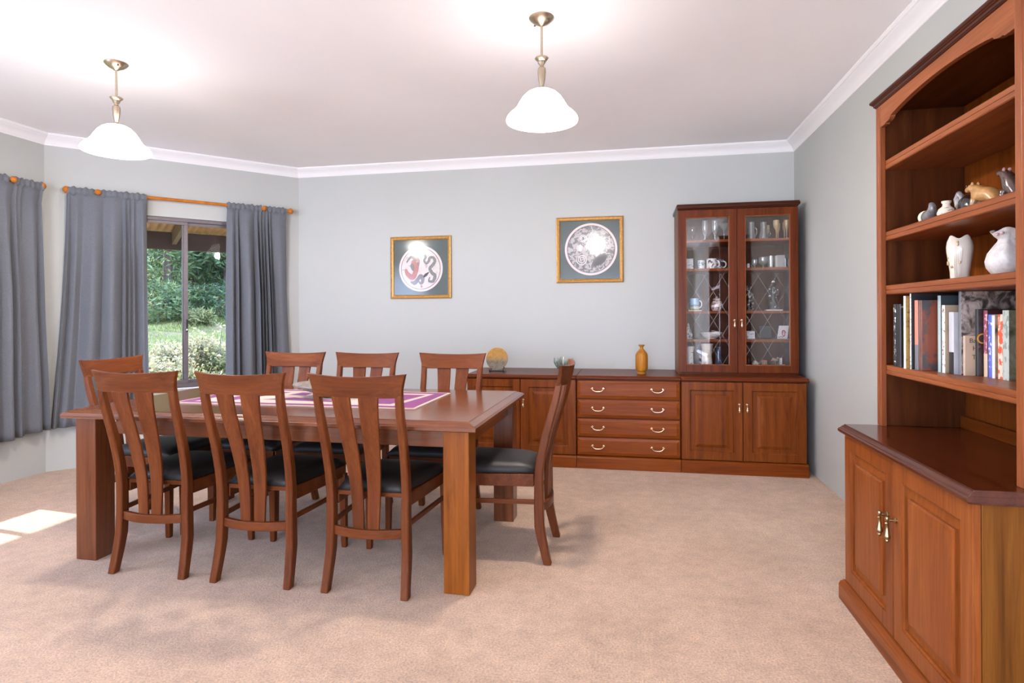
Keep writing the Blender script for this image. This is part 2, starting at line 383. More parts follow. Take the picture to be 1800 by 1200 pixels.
# ------------------------------------------------------------------ dining table
def table():
    T = thing('dining_table', 'long red-brown timber dining table with thick square legs', 'table', (-1.705, 3.045, 0), radians(-.7))
    X0, X1, Y0, Y1 = -1.07, 1.07, -.57, .565
    def rect(i, z): return [(X0+i, Y0+i, z), (X1-i, Y0+i, z), (X1-i, Y1-i, z), (X0+i, Y1-i, z)]
    top = MB().rings([rect(.004, .716), rect(0, .720), rect(0, .734), rect(.005, .738), rect(.007, .742), rect(.040, .7535), rect(.042, .757)])
    build('tabletop', top, 'table/X', T, bevel=.0008)
    for x in (-.34, .34): build('leaf_joint', MB().box(x-.0008, x+.0008, Y0+.045, Y1-.045, .7568, .7574), 'dark', T)
    for x in (-1.025, .91):
        for y in (-.525, .415):
            build('leg', MB().box(x, x+.118, y, y+.115, 0, .7155), 'leg/Z' if (x > 0 and y < 0) else 'table/Z', T, bevel=.004)  # near right leg gets the warm-lit wood copy
    build('apron', MB().box(-.90, .905, -.47, -.448, .628, .7155), 'table', T, bevel=.002)
    build('apron', MB().box(-.90, .905, .475, .497, .628, .7155), 'table', T, bevel=.002)
    build('apron', MB().box(-.99, -.968, -.405, .41, .628, .7155), 'table', T, bevel=.002)
    build('apron', MB().box(.975, .997, -.405, .41, .628, .7155), 'table', T, bevel=.002)
    lk = MB().box(-.86, -.83, -.478, -.47, .69, .7155); build('leaf_latch', lk, M_BRASS, T, bevel=.001)
table()

# ------------------------------------------------------------------ dining chairs (origin: floor under the seat; front is +y)
SP = [(0, .046, .085), (.06, .030, .071), (.12, .014, .059), (.18, .001, .049), (.27, -.001, .046), (.36, .000, .045), (.42, .001, .044), (.47, .005, .048), (.52, .012, .055), (.57, .023, .065), (.63, .038, .078), (.69, .057, .094), (.75, .076, .111), (.80, .091, .125), (.85, .103, .136), (.885, .110, .141)]
def sp(z):
    for (z0, a0, b0), (z1, a1, b1) in zip(SP, SP[1:]):
        if z <= z1: k = (z-z0)/(z1-z0); return a0+(a1-a0)*k, b0+(b1-b0)*k
    return SP[-1][1:]
def chair():
    T = thing('dining_chair', 'x', 'chair', (0, 0, 0), 0, 'dining chairs around the long table')
    Y = -.21
    for sg in (-1, 1):
        m = MB(); rs = []
        for z, a, b in SP:
            k = max(0, (z-.3)/.58); fl = .012*max(0, 1-z/.36)**1.3; xo = sg*(.1925+.011*k+fl); xi = sg*(.1925+.011*k-.036+.004*k+fl)
            rs.append([(xi, Y-a, z), (xo, Y-a, z), (xo, Y-b, z), (xi, Y-b, z)])
        m.rings(rs); build('rear_leg', m, 'chair/Z', T, bevel=.006, smooth=40)
    # crest rail
    m = MB(); rs = []
    N = 17
    def bul(x): return .036*(1-(x/.21)**2)
    for i in range(N):
        a = -1+2*i/(N-1); ring = []
        for side in (0, 1):
            seq = [0, .3, .65, .9, 1.0] if side == 0 else [1.0, .9, .65, .3, 0]
            for b in seq:
                hw = .2035+.022*b**2.2; x = a*hw; z = .872+b*(.090+.012*a*a)
                s = .114+.026*b-.006+bul(x)*.9; th = .024-.006*b
                ring.append((x, Y-s-(th if side else 0), z))
        rs.append(ring)
    m.rings(rs); build('crest_rail', m, 'chair/X', T, bevel=.003, smooth=50)
    # two broad splats
    for sg in (-1, 1):
        m = MB(); rs = []
        for i in range(15):
            z = .274+(.878-.274)*i/14; k = (z-.274)/.604; kk = k**1.25
            xc = sg*(.0345+.028*kk); hw = .026+.0175*kk; a, b = sp(z); mid = (a+b)/2
            s = mid-.004+.010*k; ring = []
            for x, d in ((xc-hw, 0), (xc+hw, 0), (xc+hw, .013), (xc-hw, .013)): ring.append((x, Y-s-bul(x)*.8-d+.006, z))
            rs.append(ring)
        m.rings(rs); build('back_splat', m, 'chair/Z', T, bevel=.003, smooth=50)
    # lower back rail, bowed
    m = MB(); rs = []
    for i in range(13):
        x = -.162+.324*i/12; s = .012+.036*(1-(x/.165)**2)
        rs.append([(x, Y-s, .246), (x, Y-s, .286), (x, Y-s-.022, .286), (x, Y-s-.022, .246)])
    m.rings(rs); build('back_rail', m, 'chair/X', T, bevel=.003, smooth=50)
    # seat frame
    y0, y1 = Y+.004, .225
    m = MB()
    m.rings([[(x0, y0, z), (x0+(x1-x0), y1, z), (x1-sgn*.020, y1, z), (x0-sgn*.020, y0, z)] for z in (.372, .432) for x0, x1, sgn in ((.176, .215, 1),)])
    m.xf(Matrix.Identity(4)); 
    m2 = MB(); m2.rings([[(-.176, y0, z), (-.215, y1, z), (-.195, y1, z), (-.156, y0, z)] for z in (.372, .432)])
    m.add(m2.v, m2.f); m.box(-.213, .213, y1-.022, y1, .372, .432); m.box(-.170, .170, y0, y0+.02, .412, .432)
    build('seat_frame', m, 'chair/X', T, bevel=.003)
    for sg in (-1, 1):
        m = MB(); rs = []
        for z, w in ((0, .026), (.012, .028), (.30, .036), (.39, .038)):
            xo = sg*.222; xi = sg*(.222-w); yf = .232; yb = .232-w; rs.append([(xi, yb, z), (xo, yb, z), (xo, yf, z), (xi, yf, z)])
        m.rings(rs); build('front_leg', m, 'chair/Z', T, bevel=.004)
        m = MB(); m.rings([[(sg*.165, Y-.02, .286), (sg*.179, Y-.02, .286), (sg*.179, Y-.02, .308), (sg*.165, Y-.02, .308)], [(sg*.196, .21, .286), (sg*.210, .21, .286), (sg*.210, .21, .308), (sg*.196, .21, .308)]])
        build('stretcher', m, 'chair/Y', T, bevel=.002)
    # cushion
    m = MB(); N = 13; rows = []
    def hw(y): return .166+(.226-.166)*(y-Y)/(.235-Y)
    for top in (1, 0):
        for j in range(N):
            v = -1+2*j/(N-1); vv = (abs(v)**.72)*(1 if v > 0 else -1)
            for i in range(N):
                u = -1+2*i/(N-1); uu = (abs(u)**.72)*(1 if u > 0 else -1)
                y = .010+vv*.226; rc = 1-.05*(abs(uu*vv))**4
                x = uu*hw(y)*rc; e = max(0, (1-abs(uu)**5)*(1-abs(vv)**5))
                z = .440+(.044*e**.42+.012*(1-uu*uu)*(1-vv*vv))*1.0 if top else .440-.022*e**.3
                rows.append((x, y, z))
    fs = []
    for t in (0, 1):
        o = t*N*N
        for j in range(N-1):
            for i in range(N-1): fs.append((o+j*N+i, o+j*N+i+1, o+(j+1)*N+i+1, o+(j+1)*N+i) if t == 0 else (o+j*N+i, o+(j+1)*N+i, o+(j+1)*N+i+1, o+j*N+i+1))
    m.add(rows, fs); o = build('seat_cushion', m, M_LEATHER, T, smooth=80)
    bm = bmesh.new(); bm.from_mesh(o.data); bmesh.ops.remove_doubles(bm, verts=bm.verts, dist=.0005); bmesh.ops.recalc_face_normals(bm, faces=bm.faces); bm.to_mesh(o.data); bm.free()
    o.data.polygons.foreach_set('use_smooth', [True]*len(o.data.polygons))
    return T
ch0 = chair(); OY = .21
def side_z(s): return s
CH = [((-2.232, 2.498+OY-.0, 0), radians(.8), 'timber dining chair on the near side, closest to the bay window curtains'),
      ((-1.686, 2.498+OY, 0), radians(-.3), 'timber dining chair in the middle of the near side of the table'),
      ((-1.131, 2.496+OY, 0), radians(-.6), 'timber dining chair on the near side, closest to the orange-lit table leg'),
      ((-2.235, 3.585-OY, 0), pi, 'timber dining chair on the wall side, its back in front of the grey curtain'),
      ((-1.712, 3.585-OY, 0), pi, 'timber dining chair in the middle of the wall side, back rising behind the grey dish'),
      ((-1.123, 3.59-OY, 0), pi, 'timber dining chair on the wall side, beside the plate on its stand'),
      ((-.46-OY, 3.083, 0), pi/2, 'timber dining chair seen in profile at the table end facing the display cabinet'),
      ((-2.925+OY, 3.085, 0), -pi/2, 'timber dining chair at the window end of the table, half hidden by another chair')]
for i, (loc, rz, lab) in enumerate(CH):
    if i == 0: ch0.location = loc; ch0.rotation_euler = (0, 0, rz); ch0['label'] = lab
    else: dup(ch0, loc, rz, lab)

# ------------------------------------------------------------------ table runner and dish
def runner():
    mb = MB(); X0, X1, Y0, Y1 = -2.38, -1.03, 2.772, 3.375; z = .7575
    mb.rings([[(X0, Y0, z), (X1, Y0, z), (X1, Y1, z), (X0, Y1, z)], [(X0, Y0, z+.005), (X1, Y0, z+.005), (X1, Y1, z+.005), (X0, Y1, z+.005)]], mi=0)
    def q(pts, zz=.0054): mb.add([(X0+(X1-X0)*u, Y0+(Y1-Y0)*v, z+zz) for u, v in pts], [tuple(range(len(pts)))], 1)
    q([(.008, .03), (.992, .03), (.99, .12), (.01, .10)]); q([(.01, .90), (.99, .88), (.992, .97), (.008, .97)])
    q([(.90, .12), (.99, .12), (.99, .88), (.945, .88)]); q([(.01, .10), (.06, .10), (.10, .90), (.01, .90)])
    q([(.78, .20), (.87, .20), (.92, .80), (.72, .80), (.74, .62)]); q([(.13, .22), (.20, .22), (.30, .80), (.16, .80)])
    q([(.30, .30), (.62, .24), (.60, .33), (.40, .46)]); q([(.50, .62), (.70, .52), (.66, .80), (.46, .80)]); q([(.33, .62), (.42, .58), (.40, .80), (.35, .80)])
    o = build('table_runner', mb, [m_fabric('runner_cream', (.50, .39, .32), (.62, .51, .44)), m_fabric('runner_purple', (.12, .010, .09), (.21, .022, .165))])
    tag(o, 'purple and cream geometric woven table mat under the grey dish', 'table mat')
runner()
def dish():
    T = thing('decorative_dish', 'grey leaf-shaped stone dish on the purple table mat', 'dish', (-1.65, 3.11, .763), radians(12))
    mb = MB(); rings = []; n = 28
    for k in (0, .3, .6, .85, 1.0, 1.0, .85, .6, .3, 0):
        pass
    def R(a):   # leaf outline
        c, s = cos(a), sin(a); return .215*c*(1-.10*s*s), .145*(abs(s)**1.35)*(1 if s > 0 else -1)
    def ring(k, z0, lift):
        out = []
        for i in range(n):
            a = 2*pi*i/n; x, y = R(a); zz = z0+lift*(k**2.2)*(1+.35*max(0, sin(a))+.25*max(0, -cos(a)))
            out.append((x*k, y*k, zz))
        return out
    rs = [ring(.04, .012, 0), ring(.35, .012, .045), ring(.7, .012, .045), ring(1.0, .012, .045), ring(.985, .018, .046), ring(.7, .020, .045), ring(.35, .021, .045), ring(.04, .021, 0)]
    mb.rings(rs); build('bowl', mb, plain('grey_stone', (.25, .225, .20), .42, var=.35, vs=26, bmp=.5), T, smooth=60)
    ft = MB(); ft.lathe([(.05, 0), (.045, .006), (.03, .013)], seg=18); build('foot', ft, M_BLACK, T, smooth=50)
dish()

# ------------------------------------------------------------------ handles
def pendant_pull(parent, x, y, z, nrm, s=1.0, mat=None):
    """drop handle: rose on the door, short arm, turned drop. nrm = outward normal (x,y)"""
    n = Vector((nrm[0], nrm[1], 0)); c = Vector((x, y, z)); mb = MB()
    mb.tube([c, c+n*.004*s, c+n*.006*s, c+n*.012*s, c+n*.018*s, c+n*.022*s], [.007*s, .007*s, .004*s, .0045*s, .0035*s, .0035*s], 10)
    e = c+n*.023*s
    mb.lathe([(.001, .010*s), (.005*s, .008*s), (.0062*s, .003*s), (.0045*s, -.003*s), (.003*s, -.006*s), (.0055*s, -.009*s), (.0038*s, -.012*s), (.0042*s, -.022*s), (.0062*s, -.034*s), (.0085*s, -.041*s), (.0088*s, -.045*s), (.007*s, -.049*s), (.005*s, -.051*s), (.006*s, -.054*s), (.0035*s, -.058*s), (.001, -.061*s)], c=e, seg=14)
    return build('handle', mb, mat or M_BRASS, parent, smooth=45)
def bail_pull(parent, x, y, z):
    mb = MB()
    for sg in (-1, 1):
        mb.tube([(x+sg*.043, y, z), (x+sg*.043, y-.004, z), (x+sg*.043, y-.006, z), (x+sg*.043, y-.02, z)], [.0085, .0085, .004, .0045], 10)
        mb.blob((x+sg*.050, y-.02, z+.001), (.006, .005, .005), 8, 6)
    pts = []
    for i in range(15):
        a = -1+2*i/14; pts.append((x+a*.046, y-.021, z-.022*(1-abs(a)**3.2)))
    mb.tube(pts, [.0036 if i % 2 else .0044 for i in range(15)], 8)
    return build('handle', mb, M_BRASS2, parent, smooth=50)

# ------------------------------------------------------------------ sideboard units along the back wall
DOORP = [(0, -.002), (.002, 0), (.062, 0), (.0625, -.004), (.066, -.006), (.069, -.008), (.0695, -.013), (.098, -.0125), (.0985, -.007), (.102, -.0055), (.116, -.0012), (.119, -.0004)]
DRAWP = [(0, -.010), (.003, -.006), (.022, -.0015), (.024, .001), (.0255, .001)]
YF, YBK = 4.757, 5.368
def unit(label, x0, x1, endr=False):
    T = thing('sideboard', label, 'sideboard', ((x0+x1)/2, 5.06, 0), 0, 'sideboard units along the back wall')
    o = T.location
    def L(mb): return mb.xf(Matrix.Translation(-Vector(o)))
    build('body', L(MB().box(x0+.001, x1-.001, YF+.02, YBK, .10, .704)), 'red', T, bevel=.002)
    pl = MB(); xr = x1+(.008 if endr else -.001)
    pl.prism([(YF-.008, 0), (YF-.008, .084), (YF-.004, .090), (YF+.004, .097), (YF+.03, .0995), (YBK, .0995), (YBK, 0)], 'X', x0+.001, xr)
    build('plinth', L(pl), 'drawer', T, bevel=.001)
    tp = MB(); tp.prism([(YBK+.003, .704), (YF-.006, .704), (YF-.014, .707), (YF-.019, .713), (YF-.019, .718), (YF-.015, .724), (YF-.008, .7275), (YF-.003, .7285), (YF+.001, .7335), (YBK+.003, .7335)], 'X', x0+.0005, x1+(.012 if endr else -.0005))
    build('worktop', L(tp), 'red/X', T, bevel=.0008)
    return T, L
def doors(T, L, xa, xb, hx, sg):
    mb = MB().panel((xa, YF, .104), (1, 0, 0), (0, 0, 1), (0, -1, 0), xb-xa, .594, DOORP, .019)
    d = build('door', L(mb), 'panel/Z', T, bevel=.0006)
    h = pendant_pull(d, hx, YF, .532, (0, -1), 1.0, M_BRASS2)
    h.data.transform(Matrix.Translation(-Vector(T.location)))
T, L = unit('red-brown two-door sideboard unit under the glazed display cabinet', .391, 1.290, True)
doors(T, L, .394, .838, .812, 1); doors(T, L, .843, 1.287, .868, 1)
T, L = unit('sideboard unit with four wide drawers, bowl and wooden vase on top', -.412, .389)
for z0, z1 in ((.104, .245), (.252, .394), (.401, .545), (.552, .698)):
    d = build('drawer', L(MB().panel((-.406, YF, z0), (1, 0, 0), (0, 0, 1), (0, -1, 0), .789, z1-z0, DRAWP, .019)), 'drawer/X', T, bevel=.0006)
    for hx in (-.243, .213):
        h = bail_pull(d, hx, YF-.001, (z0+z1)/2+.008); h.data.transform(Matrix.Translation(-Vector(T.location)))
T, L = unit('two-door sideboard unit behind the table end, under the plate on its stand', -1.312, -.414)
doors(T, L, -1.309, -.868, -.895, 1); doors(T, L, -.863, -.417, -.838, 1)

# ------------------------------------------------------------------ glazed display cabinet on the right unit
def vitrine():
    X0, X1, Y0, Y1, Z0, Z1 = .390, 1.290, 4.985, 5.366, .7335, 2.050
    T = thing('display_cabinet', 'tall glazed two-door display cabinet full of glasses and figurines', 'display cabinet', ((X0+X1)/2, (Y0+Y1)/2, Z0))
    Mo = Matrix.Translation(-Vector(T.location))
    def b(name, mb, mat, par=T, **k): return build(name, mb.xf(Mo), mat, par, **k)
    b('side_panel', MB().box(X0, X0+.018, Y0, Y1, Z0, Z1), 'side/Z', bevel=.001)
    b('side_panel', MB().box(X1-.018, X1, Y0, Y1, Z0, Z1), 'red/Z', bevel=.001)
    b('divider', MB().box(.832, .848, Y0+.004, Y1-.012, Z0+.02, Z1-.02), 'dark/Z')
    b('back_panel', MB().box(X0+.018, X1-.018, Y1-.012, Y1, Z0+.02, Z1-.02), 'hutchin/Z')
    b('base_board', MB().box(X0+.018, X1-.018, Y0, Y1, Z0, Z0+.052), 'red/X')
    b('top_board', MB().box(X0+.018, X1-.018, Y0, Y1, Z1-.02, Z1), 'red/X')
    cr = MB(); steps = [(.000, 2.050), (.003, 2.056), (.010, 2.060), (.012, 2.068), (.012, 2.080), (.008, 2.084), (.008, 2.092)]
    cr.rings([[(X0-k, Y0-.022-k, z), (X1+k, Y0-.022-k, z), (X1+k, Y1, z), (X0-k, Y1, z)] for k, z in steps]); b('cornice', cr, 'dark/X', bevel=.0008)
    SZ = (1.013, 1.239, 1.580, 1.809)
    for z in SZ:
        b('shelf', MB().box(X0+.018, .832, Y0+.012, Y1-.012, z-.020, z), 'drawer/X', bevel=.001)
        b('shelf', MB().box(.848, X1-.018, Y0+.012, Y1-.012, z-.020, z), 'hutch/X', bevel=.001)
    for k, (a, c, hx) in enumerate(((X0+.002, .8385, .815), (.8415, X1-.002, .868))):
        fr = MB(); z0, z1, w = .752, 2.044, .057; yo = Y0-.022
        for (xa, xb, za, zb) in ((a, a+w, z0, z1), (c-w, c, z0, z1), (a+w, c-w, z0, z0+w), (a+w, c-w, z1-w, z1)): fr.box(xa, xb, yo, Y0-.002, za, zb)
        d = b('door', fr, 'red/Z', bevel=.002)
        bd = MB()
        for (xa, xb, za, zb) in ((a+w, a+w+.006, z0+w, z1-w), (c-w-.006, c-w, z0+w, z1-w), (a+w+.006, c-w-.006, z0+w, z0+w+.006), (a+w+.006, c-w-.006, z1-w-.006, z1-w)): bd.box(xa, xb, yo+.004, Y0-.004, za, zb)
        b('glazing_bead', bd, 'hutch/Z', d, bevel=.001)
        g = MB().box(a+w-.004, c-w+.004, Y0-.010, Y0-.007, z0+w-.004, z1-w+.004)
        go = build('glass_pane', g, M_DOORGLASS, d); go.data.transform(Matrix.Translation((-.66, 0, 0))); go.location = Vector((.66, 0, 0))-Vector(T.location)
        pendant_pull(d, hx, yo, 1.165, (0, -1), 1.0, M_BRASS2).data.transform(Mo)
vitrine()

# contents ------------------------------------------------------------
def one(name, mb, mat, label, cat, loc, rz=0, group=None, smooth=45, **k):
    o = build(name, mb, mat, None, smooth=smooth, **k); o.location = loc; o.rotation_euler = (0, 0, rz); return tag(o, label, cat, group)
def goblet(h, r, stem=.45, seg=20, cup='round'):
    s = stem*h; 
    return MB().lathe([(r*.80, 0), (r*.78, .003), (r*.2, .006), (.0045, .012), (.0038, s*.6), (.006, s*.94), (r*.45, s+h*.03), (r*.86, s+h*.14), (r, s+h*.30), (r*.97, h), (r*.92, h), (r*.93, s+h*.30), (r*.78, s+h*.15), (r*.3, s+h*.06)], seg=seg)
def tumbler(h, r0, r1, seg=20):
    return MB().lathe([(r0, 0), (r0*1.02, .004), (r1, h), (r1-.003, h), (r0-.002, .012)], seg=seg)
def flute(h, r):
    return MB().lathe([(r*.9, 0), (r*.85, .003), (.006, .010), (.007, .035), (.011, .045), (.009, .052), (r*.72, .066), (r, .10), (r, h), (r-.002, h), (r-.003, .10), (r*.6, .070)], seg=18)
GT = 'glassware on the top shelf of the display cabinet'
Z4, Z3, Z2, Z1, Z0v = 1.810, 1.581, 1.240, 1.014, .7865
one('wine_goblet', goblet(.122, .036, .45), m_glass('smoky_glass', (.75, .72, .68), k=2.5, body=.18, bodycol=(.35, .27, .2)), 'dim smoky round goblet, leftmost on the top cabinet shelf', 'glass', (.520, 5.15, Z4), group=GT)
one('champagne_glass', flute(.166, .024), M_CRYSTAL, 'tall straight crystal glass beside the smoky goblet', 'glass', (.612, 5.09, Z4), group=GT)
one('champagne_glass', flute(.164, .024), M_CRYSTAL, 'tall straight crystal glass between its twin and the flared glass', 'glass', (.690, 5.09, Z4), group=GT)
one('cocktail_glass', MB().lathe([(.030, 0), (.028, .003), (.004, .008), (.0035, .07), (.006, .078), (.043, .138), (.041, .138), (.004, .083)], seg=20), M_CRYSTAL, 'wide flared crystal cocktail glass at the right of the left top shelf', 'glass', (.762, 5.10, Z4), group=GT)
def handled(h, r0, r1, waist=None):
    prof = [(r0, 0), (r0*1.03, .006), (r0*.9, h*.38), (r1*.92, h*.5), (r1, h), (r1-.003, h), (r1*.88, h*.5), (r0*.8, .016)] if waist else [(r0, 0), (r0, .004), (r1, h), (r1-.004, h), (r0-.004, .008)]
    return MB().lathe(prof, seg=22)
def ear(mb, r, z0, z1, out=.022, t=.0045, ang=0, mi=0):
    pts = []
    for i in range(11):
        a = -pi/2+pi*i/10; pts.append((cos(ang)*(r-.002+out*cos(a)), sin(ang)*(r-.002+out*cos(a)), (z0+z1)/2+(z1-z0)/2*sin(a)))
    mb.tube(pts, t, 8, mi=mi); return mb
one('glass_mug', ear(handled(.140, .034, .029, 1), .027, .03, .10, .02), M_CRYSTAL, 'waisted clear glass mug at the left of the right top shelf', 'glass', (.966, 5.09, Z4), group=GT)
one('glass_mug', ear(handled(.138, .036, .027, 1), .027, .02, .075, .026), M_CRYSTAL, 'waisted clear glass mug next to the gold goblets', 'glass', (1.064, 5.10, Z4), group=GT)
for i, (x, y, h, r, lab) in enumerate(((1.118, 5.20, .128, .017, 'small narrow gold-tinted goblet standing behind the patterned one'), (1.158, 5.09, .150, .026, 'gold-tinted goblet with dark medallion, left one at the front'), (1.203, 5.23, .145, .019, 'gold-tinted goblet at the back between the two front ones'), (1.238, 5.10, .152, .023, 'pale gold goblet, right one at the front of the top shelf'), (1.250, 5.22, .150, .018, 'gold-tinted goblet in the far right corner of the top shelf'))):
    one('gold_goblet', goblet(h, r*.92, .50), M_GOLDGLASS, lab, 'glass', (x, y, Z4), group='gold-tinted goblets on the top shelf')
# second shelf left: card + mugs
def card(w, h, lean=.12, t=.004): return MB().panel((-w/2, 0, 0), (1, 0, 0), (0, lean, 1), (0, -1, 0), w, h, [(0, 0)], t)
def m_print(name, base, ink, scale=20, thr=.55, stretch=(1, 1, 1), kind='Object'):
    m, n, l, b = nt(name); setp(b, rough=.45); v = coord(n, l, stretch, kind)
    f = noise(n, l, v, scale, 4, .6, .8); l.new(ramp(n, l, f, [(thr-.02, base), (thr+.02, ink)]), b.inputs['Base Color']); return m
M_TEXTCARD = m_print('printed_card', (.80, .79, .76), (.25, .26, .28), 60, .56, (.35, 1, 1.6))
one('greeting_card', card(.075, .090, .1), M_TEXTCARD, 'white printed card at the left of the mug shelf', 'card', (.483, 5.10, Z3), smooth=None)
def mug(name, h, r, mat, lab, loc, rz=0, two=True):
    T = thing(name, lab, 'mug', loc, rz, 'mugs on the second shelf of the display cabinet')
    build('body', MB().lathe([(r*.9, 0), (r*.97, .004), (r, .012), (r, h), (r-.003, h), (r-.0035, .006)], seg=24), mat, T, smooth=45)
    build('handle', ear(MB(), r, h*.18, h*.82, .024, .005, 0), M_WHITE, T, smooth=50)
M_MUG1 = m_print('mug_print_blue', (.72, .74, .72), (.16, .24, .27), 38, .54)
M_MUG2 = m_print('mug_print_black', (.80, .78, .76), (.06, .055, .06), 34, .57)
M_MUG3 = m_print('mug_print_dark', (.06, .06, .10), (.7, .68, .66), 34, .56)
mug('mug', .075, .029, M_MUG1, 'small white mug with grey-blue printed bands', (.585, 5.12, Z3), pi*.6)
mug('mug', .083, .039, M_MUG2, 'white mug with black flower print, handle to the right', (.662, 5.085, Z3), -.15)
mug('mug', .082, .036, M_MUG3, 'dark blue patterned mug with big white handle', (.728, 5.16, Z3), -.35)
one('sugar_bowl', MB().lathe([(.025, 0), (.036, .02), (.042, .088), (.039, .088), (.03, .02)], seg=22), M_MUG2, 'cup with patterned rim behind the flower mug', 'cup', (.706, 5.27, Z3))
# second shelf right: glassware
GS = 'glassware on the second shelf of the display cabinet'
one('small_jar', MB().lathe([(.009, 0), (.010, .004), (.010, .034), (.008, .038)], seg=14), M_WHITE, 'tiny white ceramic pot at the left end of the glassware', 'pot', (.944, 5.08, Z3))
one('sherry_glass', goblet(.072, .022, .3), M_CRYSTAL, 'small stemmed crystal glass beside the tiny white pot', 'glass', (.995, 5.10, Z3), group=GS)
one('brandy_glass', goblet(.088, .034, .3), M_CRYSTAL, 'round brandy glass between the small stemmed and the large glass', 'glass', (1.056, 5.09, Z3), group=GS)
one('whisky_glass', tumbler(.098, .022, .030), M_CRYSTAL, 'tapered clear tumbler left of the square decanter glass', 'glass', (1.124, 5.13, Z3), group=GS)
one('square_glass', MB().rings([[(x*k, y*k, z) for x, y in ((-.03, -.03), (.03, -.03), (.03, .03), (-.03, .03))] for k, z in ((.9, 0), (1, .006), (1, .098), (.9, .098), (.88, .014))]), m_glass('thick_glass', k=3, body=.28, bodycol=(.9, .9, .9)), 'thick square glass block tumbler, brightest on its shelf', 'glass', (1.180, 5.08, Z3), .1, group=GS, smooth=None, bevel=.003)
one('shot_glass', tumbler(.076, .009, .012), M_CRYSTAL, 'narrow shot glass right of the square tumbler', 'glass', (1.224, 5.09, Z3), group=GS)
one('shot_glass', tumbler(.074, .009, .011), M_CRYSTAL, 'narrow shot glass in the right corner of its shelf', 'glass', (1.257, 5.10, Z3), group=GS)
# third shelf
def m_landscape():
    m, n, l, b = nt('mug_seascape'); setp(b, rough=.3, coat=.4); t = n.new('ShaderNodeTexCoord'); s = n.new('ShaderNodeSeparateXYZ'); l.new(t.outputs['Object'], s.inputs[0])
    f = noise(n, l, t.outputs['Object'], 60, 3); a = n.new('ShaderNodeMath'); a.operation = 'MULTIPLY_ADD'; a.inputs[1].default_value = .03; l.new(f, a.inputs[0]); l.new(s.outputs['Z'], a.inputs[2])
    mr = n.new('ShaderNodeMapRange'); mr.inputs[1].default_value = .01; mr.inputs[2].default_value = .11; l.new(a.outputs[0], mr.inputs[0])
    l.new(ramp(n, l, mr.outputs[0], [(.05, (.12, .14, .05)), (.18, (.60, .58, .42)), (.30, (.50, .55, .5)), (.42, (.06, .14, .28)), (.5, (.35, .52, .68)), (.95, (.38, .60, .82))]), b.inputs['Base Color']); return m
mg = thing('mug', 'blue seascape mug standing on a pale coaster', 'mug', (.529, 5.085, Z2+.009), -.1)
build('body', MB().lathe([(.033, 0), (.035, .004), (.036, .012), (.036, .094), (.033, .094), (.032, .006)], seg=26), m_landscape(), mg, smooth=45)
build('handle', ear(MB(), .036, .018, .076, .020, .0045), M_WHITE, mg, smooth=50)
one('coaster', MB().box(-.052, .052, -.048, .048, 0, .008), M_CREAM, 'pale square coaster under the blue mug', 'coaster', (.526, 5.085, Z2), smooth=None, bevel=.002)
gj = thing('ginger_jar', 'round pink crackled glass jar with a knobbed lid', 'jar', (.703, 5.10, Z2))
build('jar_body', MB().lathe([(.030, 0), (.038, .006), (.046, .03), (.046, .052), (.036, .078), (.022, .088), (.024, .092), (.02, .092)], seg=24), m_print('crackle', (.62, .50, .48), (.22, .12, .10), 46, .53), gj, smooth=60)
build('lid', MB().lathe([(.030, .092), (.030, .096), (.012, .104), (.006, .108), (.011, .113), (.004, .118)], seg=18), m_print('crackle_lid', (.7, .6, .58), (.3, .2, .18), 50, .55), gj, smooth=60)
M_PEWTER = m_print('two_tone_metal', (.10, .095, .09), (.72, .68, .6), 42, .56)
def statuette(loc, h, mat, lab, lean=0):
    T = thing('figurine', lab, 'figurine', loc)
    m = MB(); k = h/.235
    m.lathe([(.040, 0), (.038, .03), (.028, .09), (.020, .13), (.024, .15), (.026, .17), (.016, .186), (.009, .192), (.012, .2), (.014, .212), (.012, .224), (.004, .233)], seg=16, sy=.75); 
    m.tube([(.022, 0, .172), (.038, -.01, .15), (.03, -.028, .125), (.01, -.034, .118)], [.009, .008, .006, .004], 8); m.tube([(-.022, 0, .172), (-.040, -.008, .15), (-.034, -.026, .13)], [.009, .008, .005], 8)
    m.blob((-.032, -.024, .145), (.010, .010, .012)); m.blob((-.03, -.02, .11), (.014, .012, .03))
    m.xf(Matrix.Scale(k, 4)); build('body', m, mat, T, smooth=60)
    build('hat', MB().lathe([(.015*k, .226*k), (.012*k, .230*k), (.009*k, .238*k), (.002, .240*k)], seg=14), M_WHITE, T, smooth=50); return T
statuette((1.136, 5.10, Z2+.009), .226, m_print('dark_marble', (.035, .035, .038), (.75, .72, .68), 36, .62), 'tall black and white lady figurine on a white base')
one('marble_slab', MB().box(-.062, .062, -.035, .035, 0, .0088), M_WHITE, 'white slab under the tall black and white figurine', 'base', (1.136, 5.10, Z2), smooth=None, bevel=.002)
def dancer():
    m = MB(); m.lathe([(.030, 0), (.030, .008), (.012, .012)], seg=16)
    m.tube([(0, 0, .01), (-.008, 0, .05), (.006, 0, .09), (0, 0, .13), (.004, 0, .17)], [.014, .010, .013, .016, .006], 10); m.blob((.004, 0, .185), (.010, .010, .013))
    m.tube([(0, 0, .15), (.022, -.006, .135), (.034, 0, .11), (.020, 0, .085)], [.006, .005, .004, .003], 8); m.tube([(.004, 0, .085), (.026, 0, .06), (.018, 0, .03), (.028, 0, .012)], [.009, .007, .005, .004], 8)
    m.tube([(0, 0, .15), (-.02, 0, .17), (-.012, 0, .205)], [.006, .004, .003], 8)
    one('figurine', m, M_PEWTER, 'pewter and gold dancing figurine near the middle door stile', 'figurine', (.958, 5.12, Z2), smooth=60)
dancer()
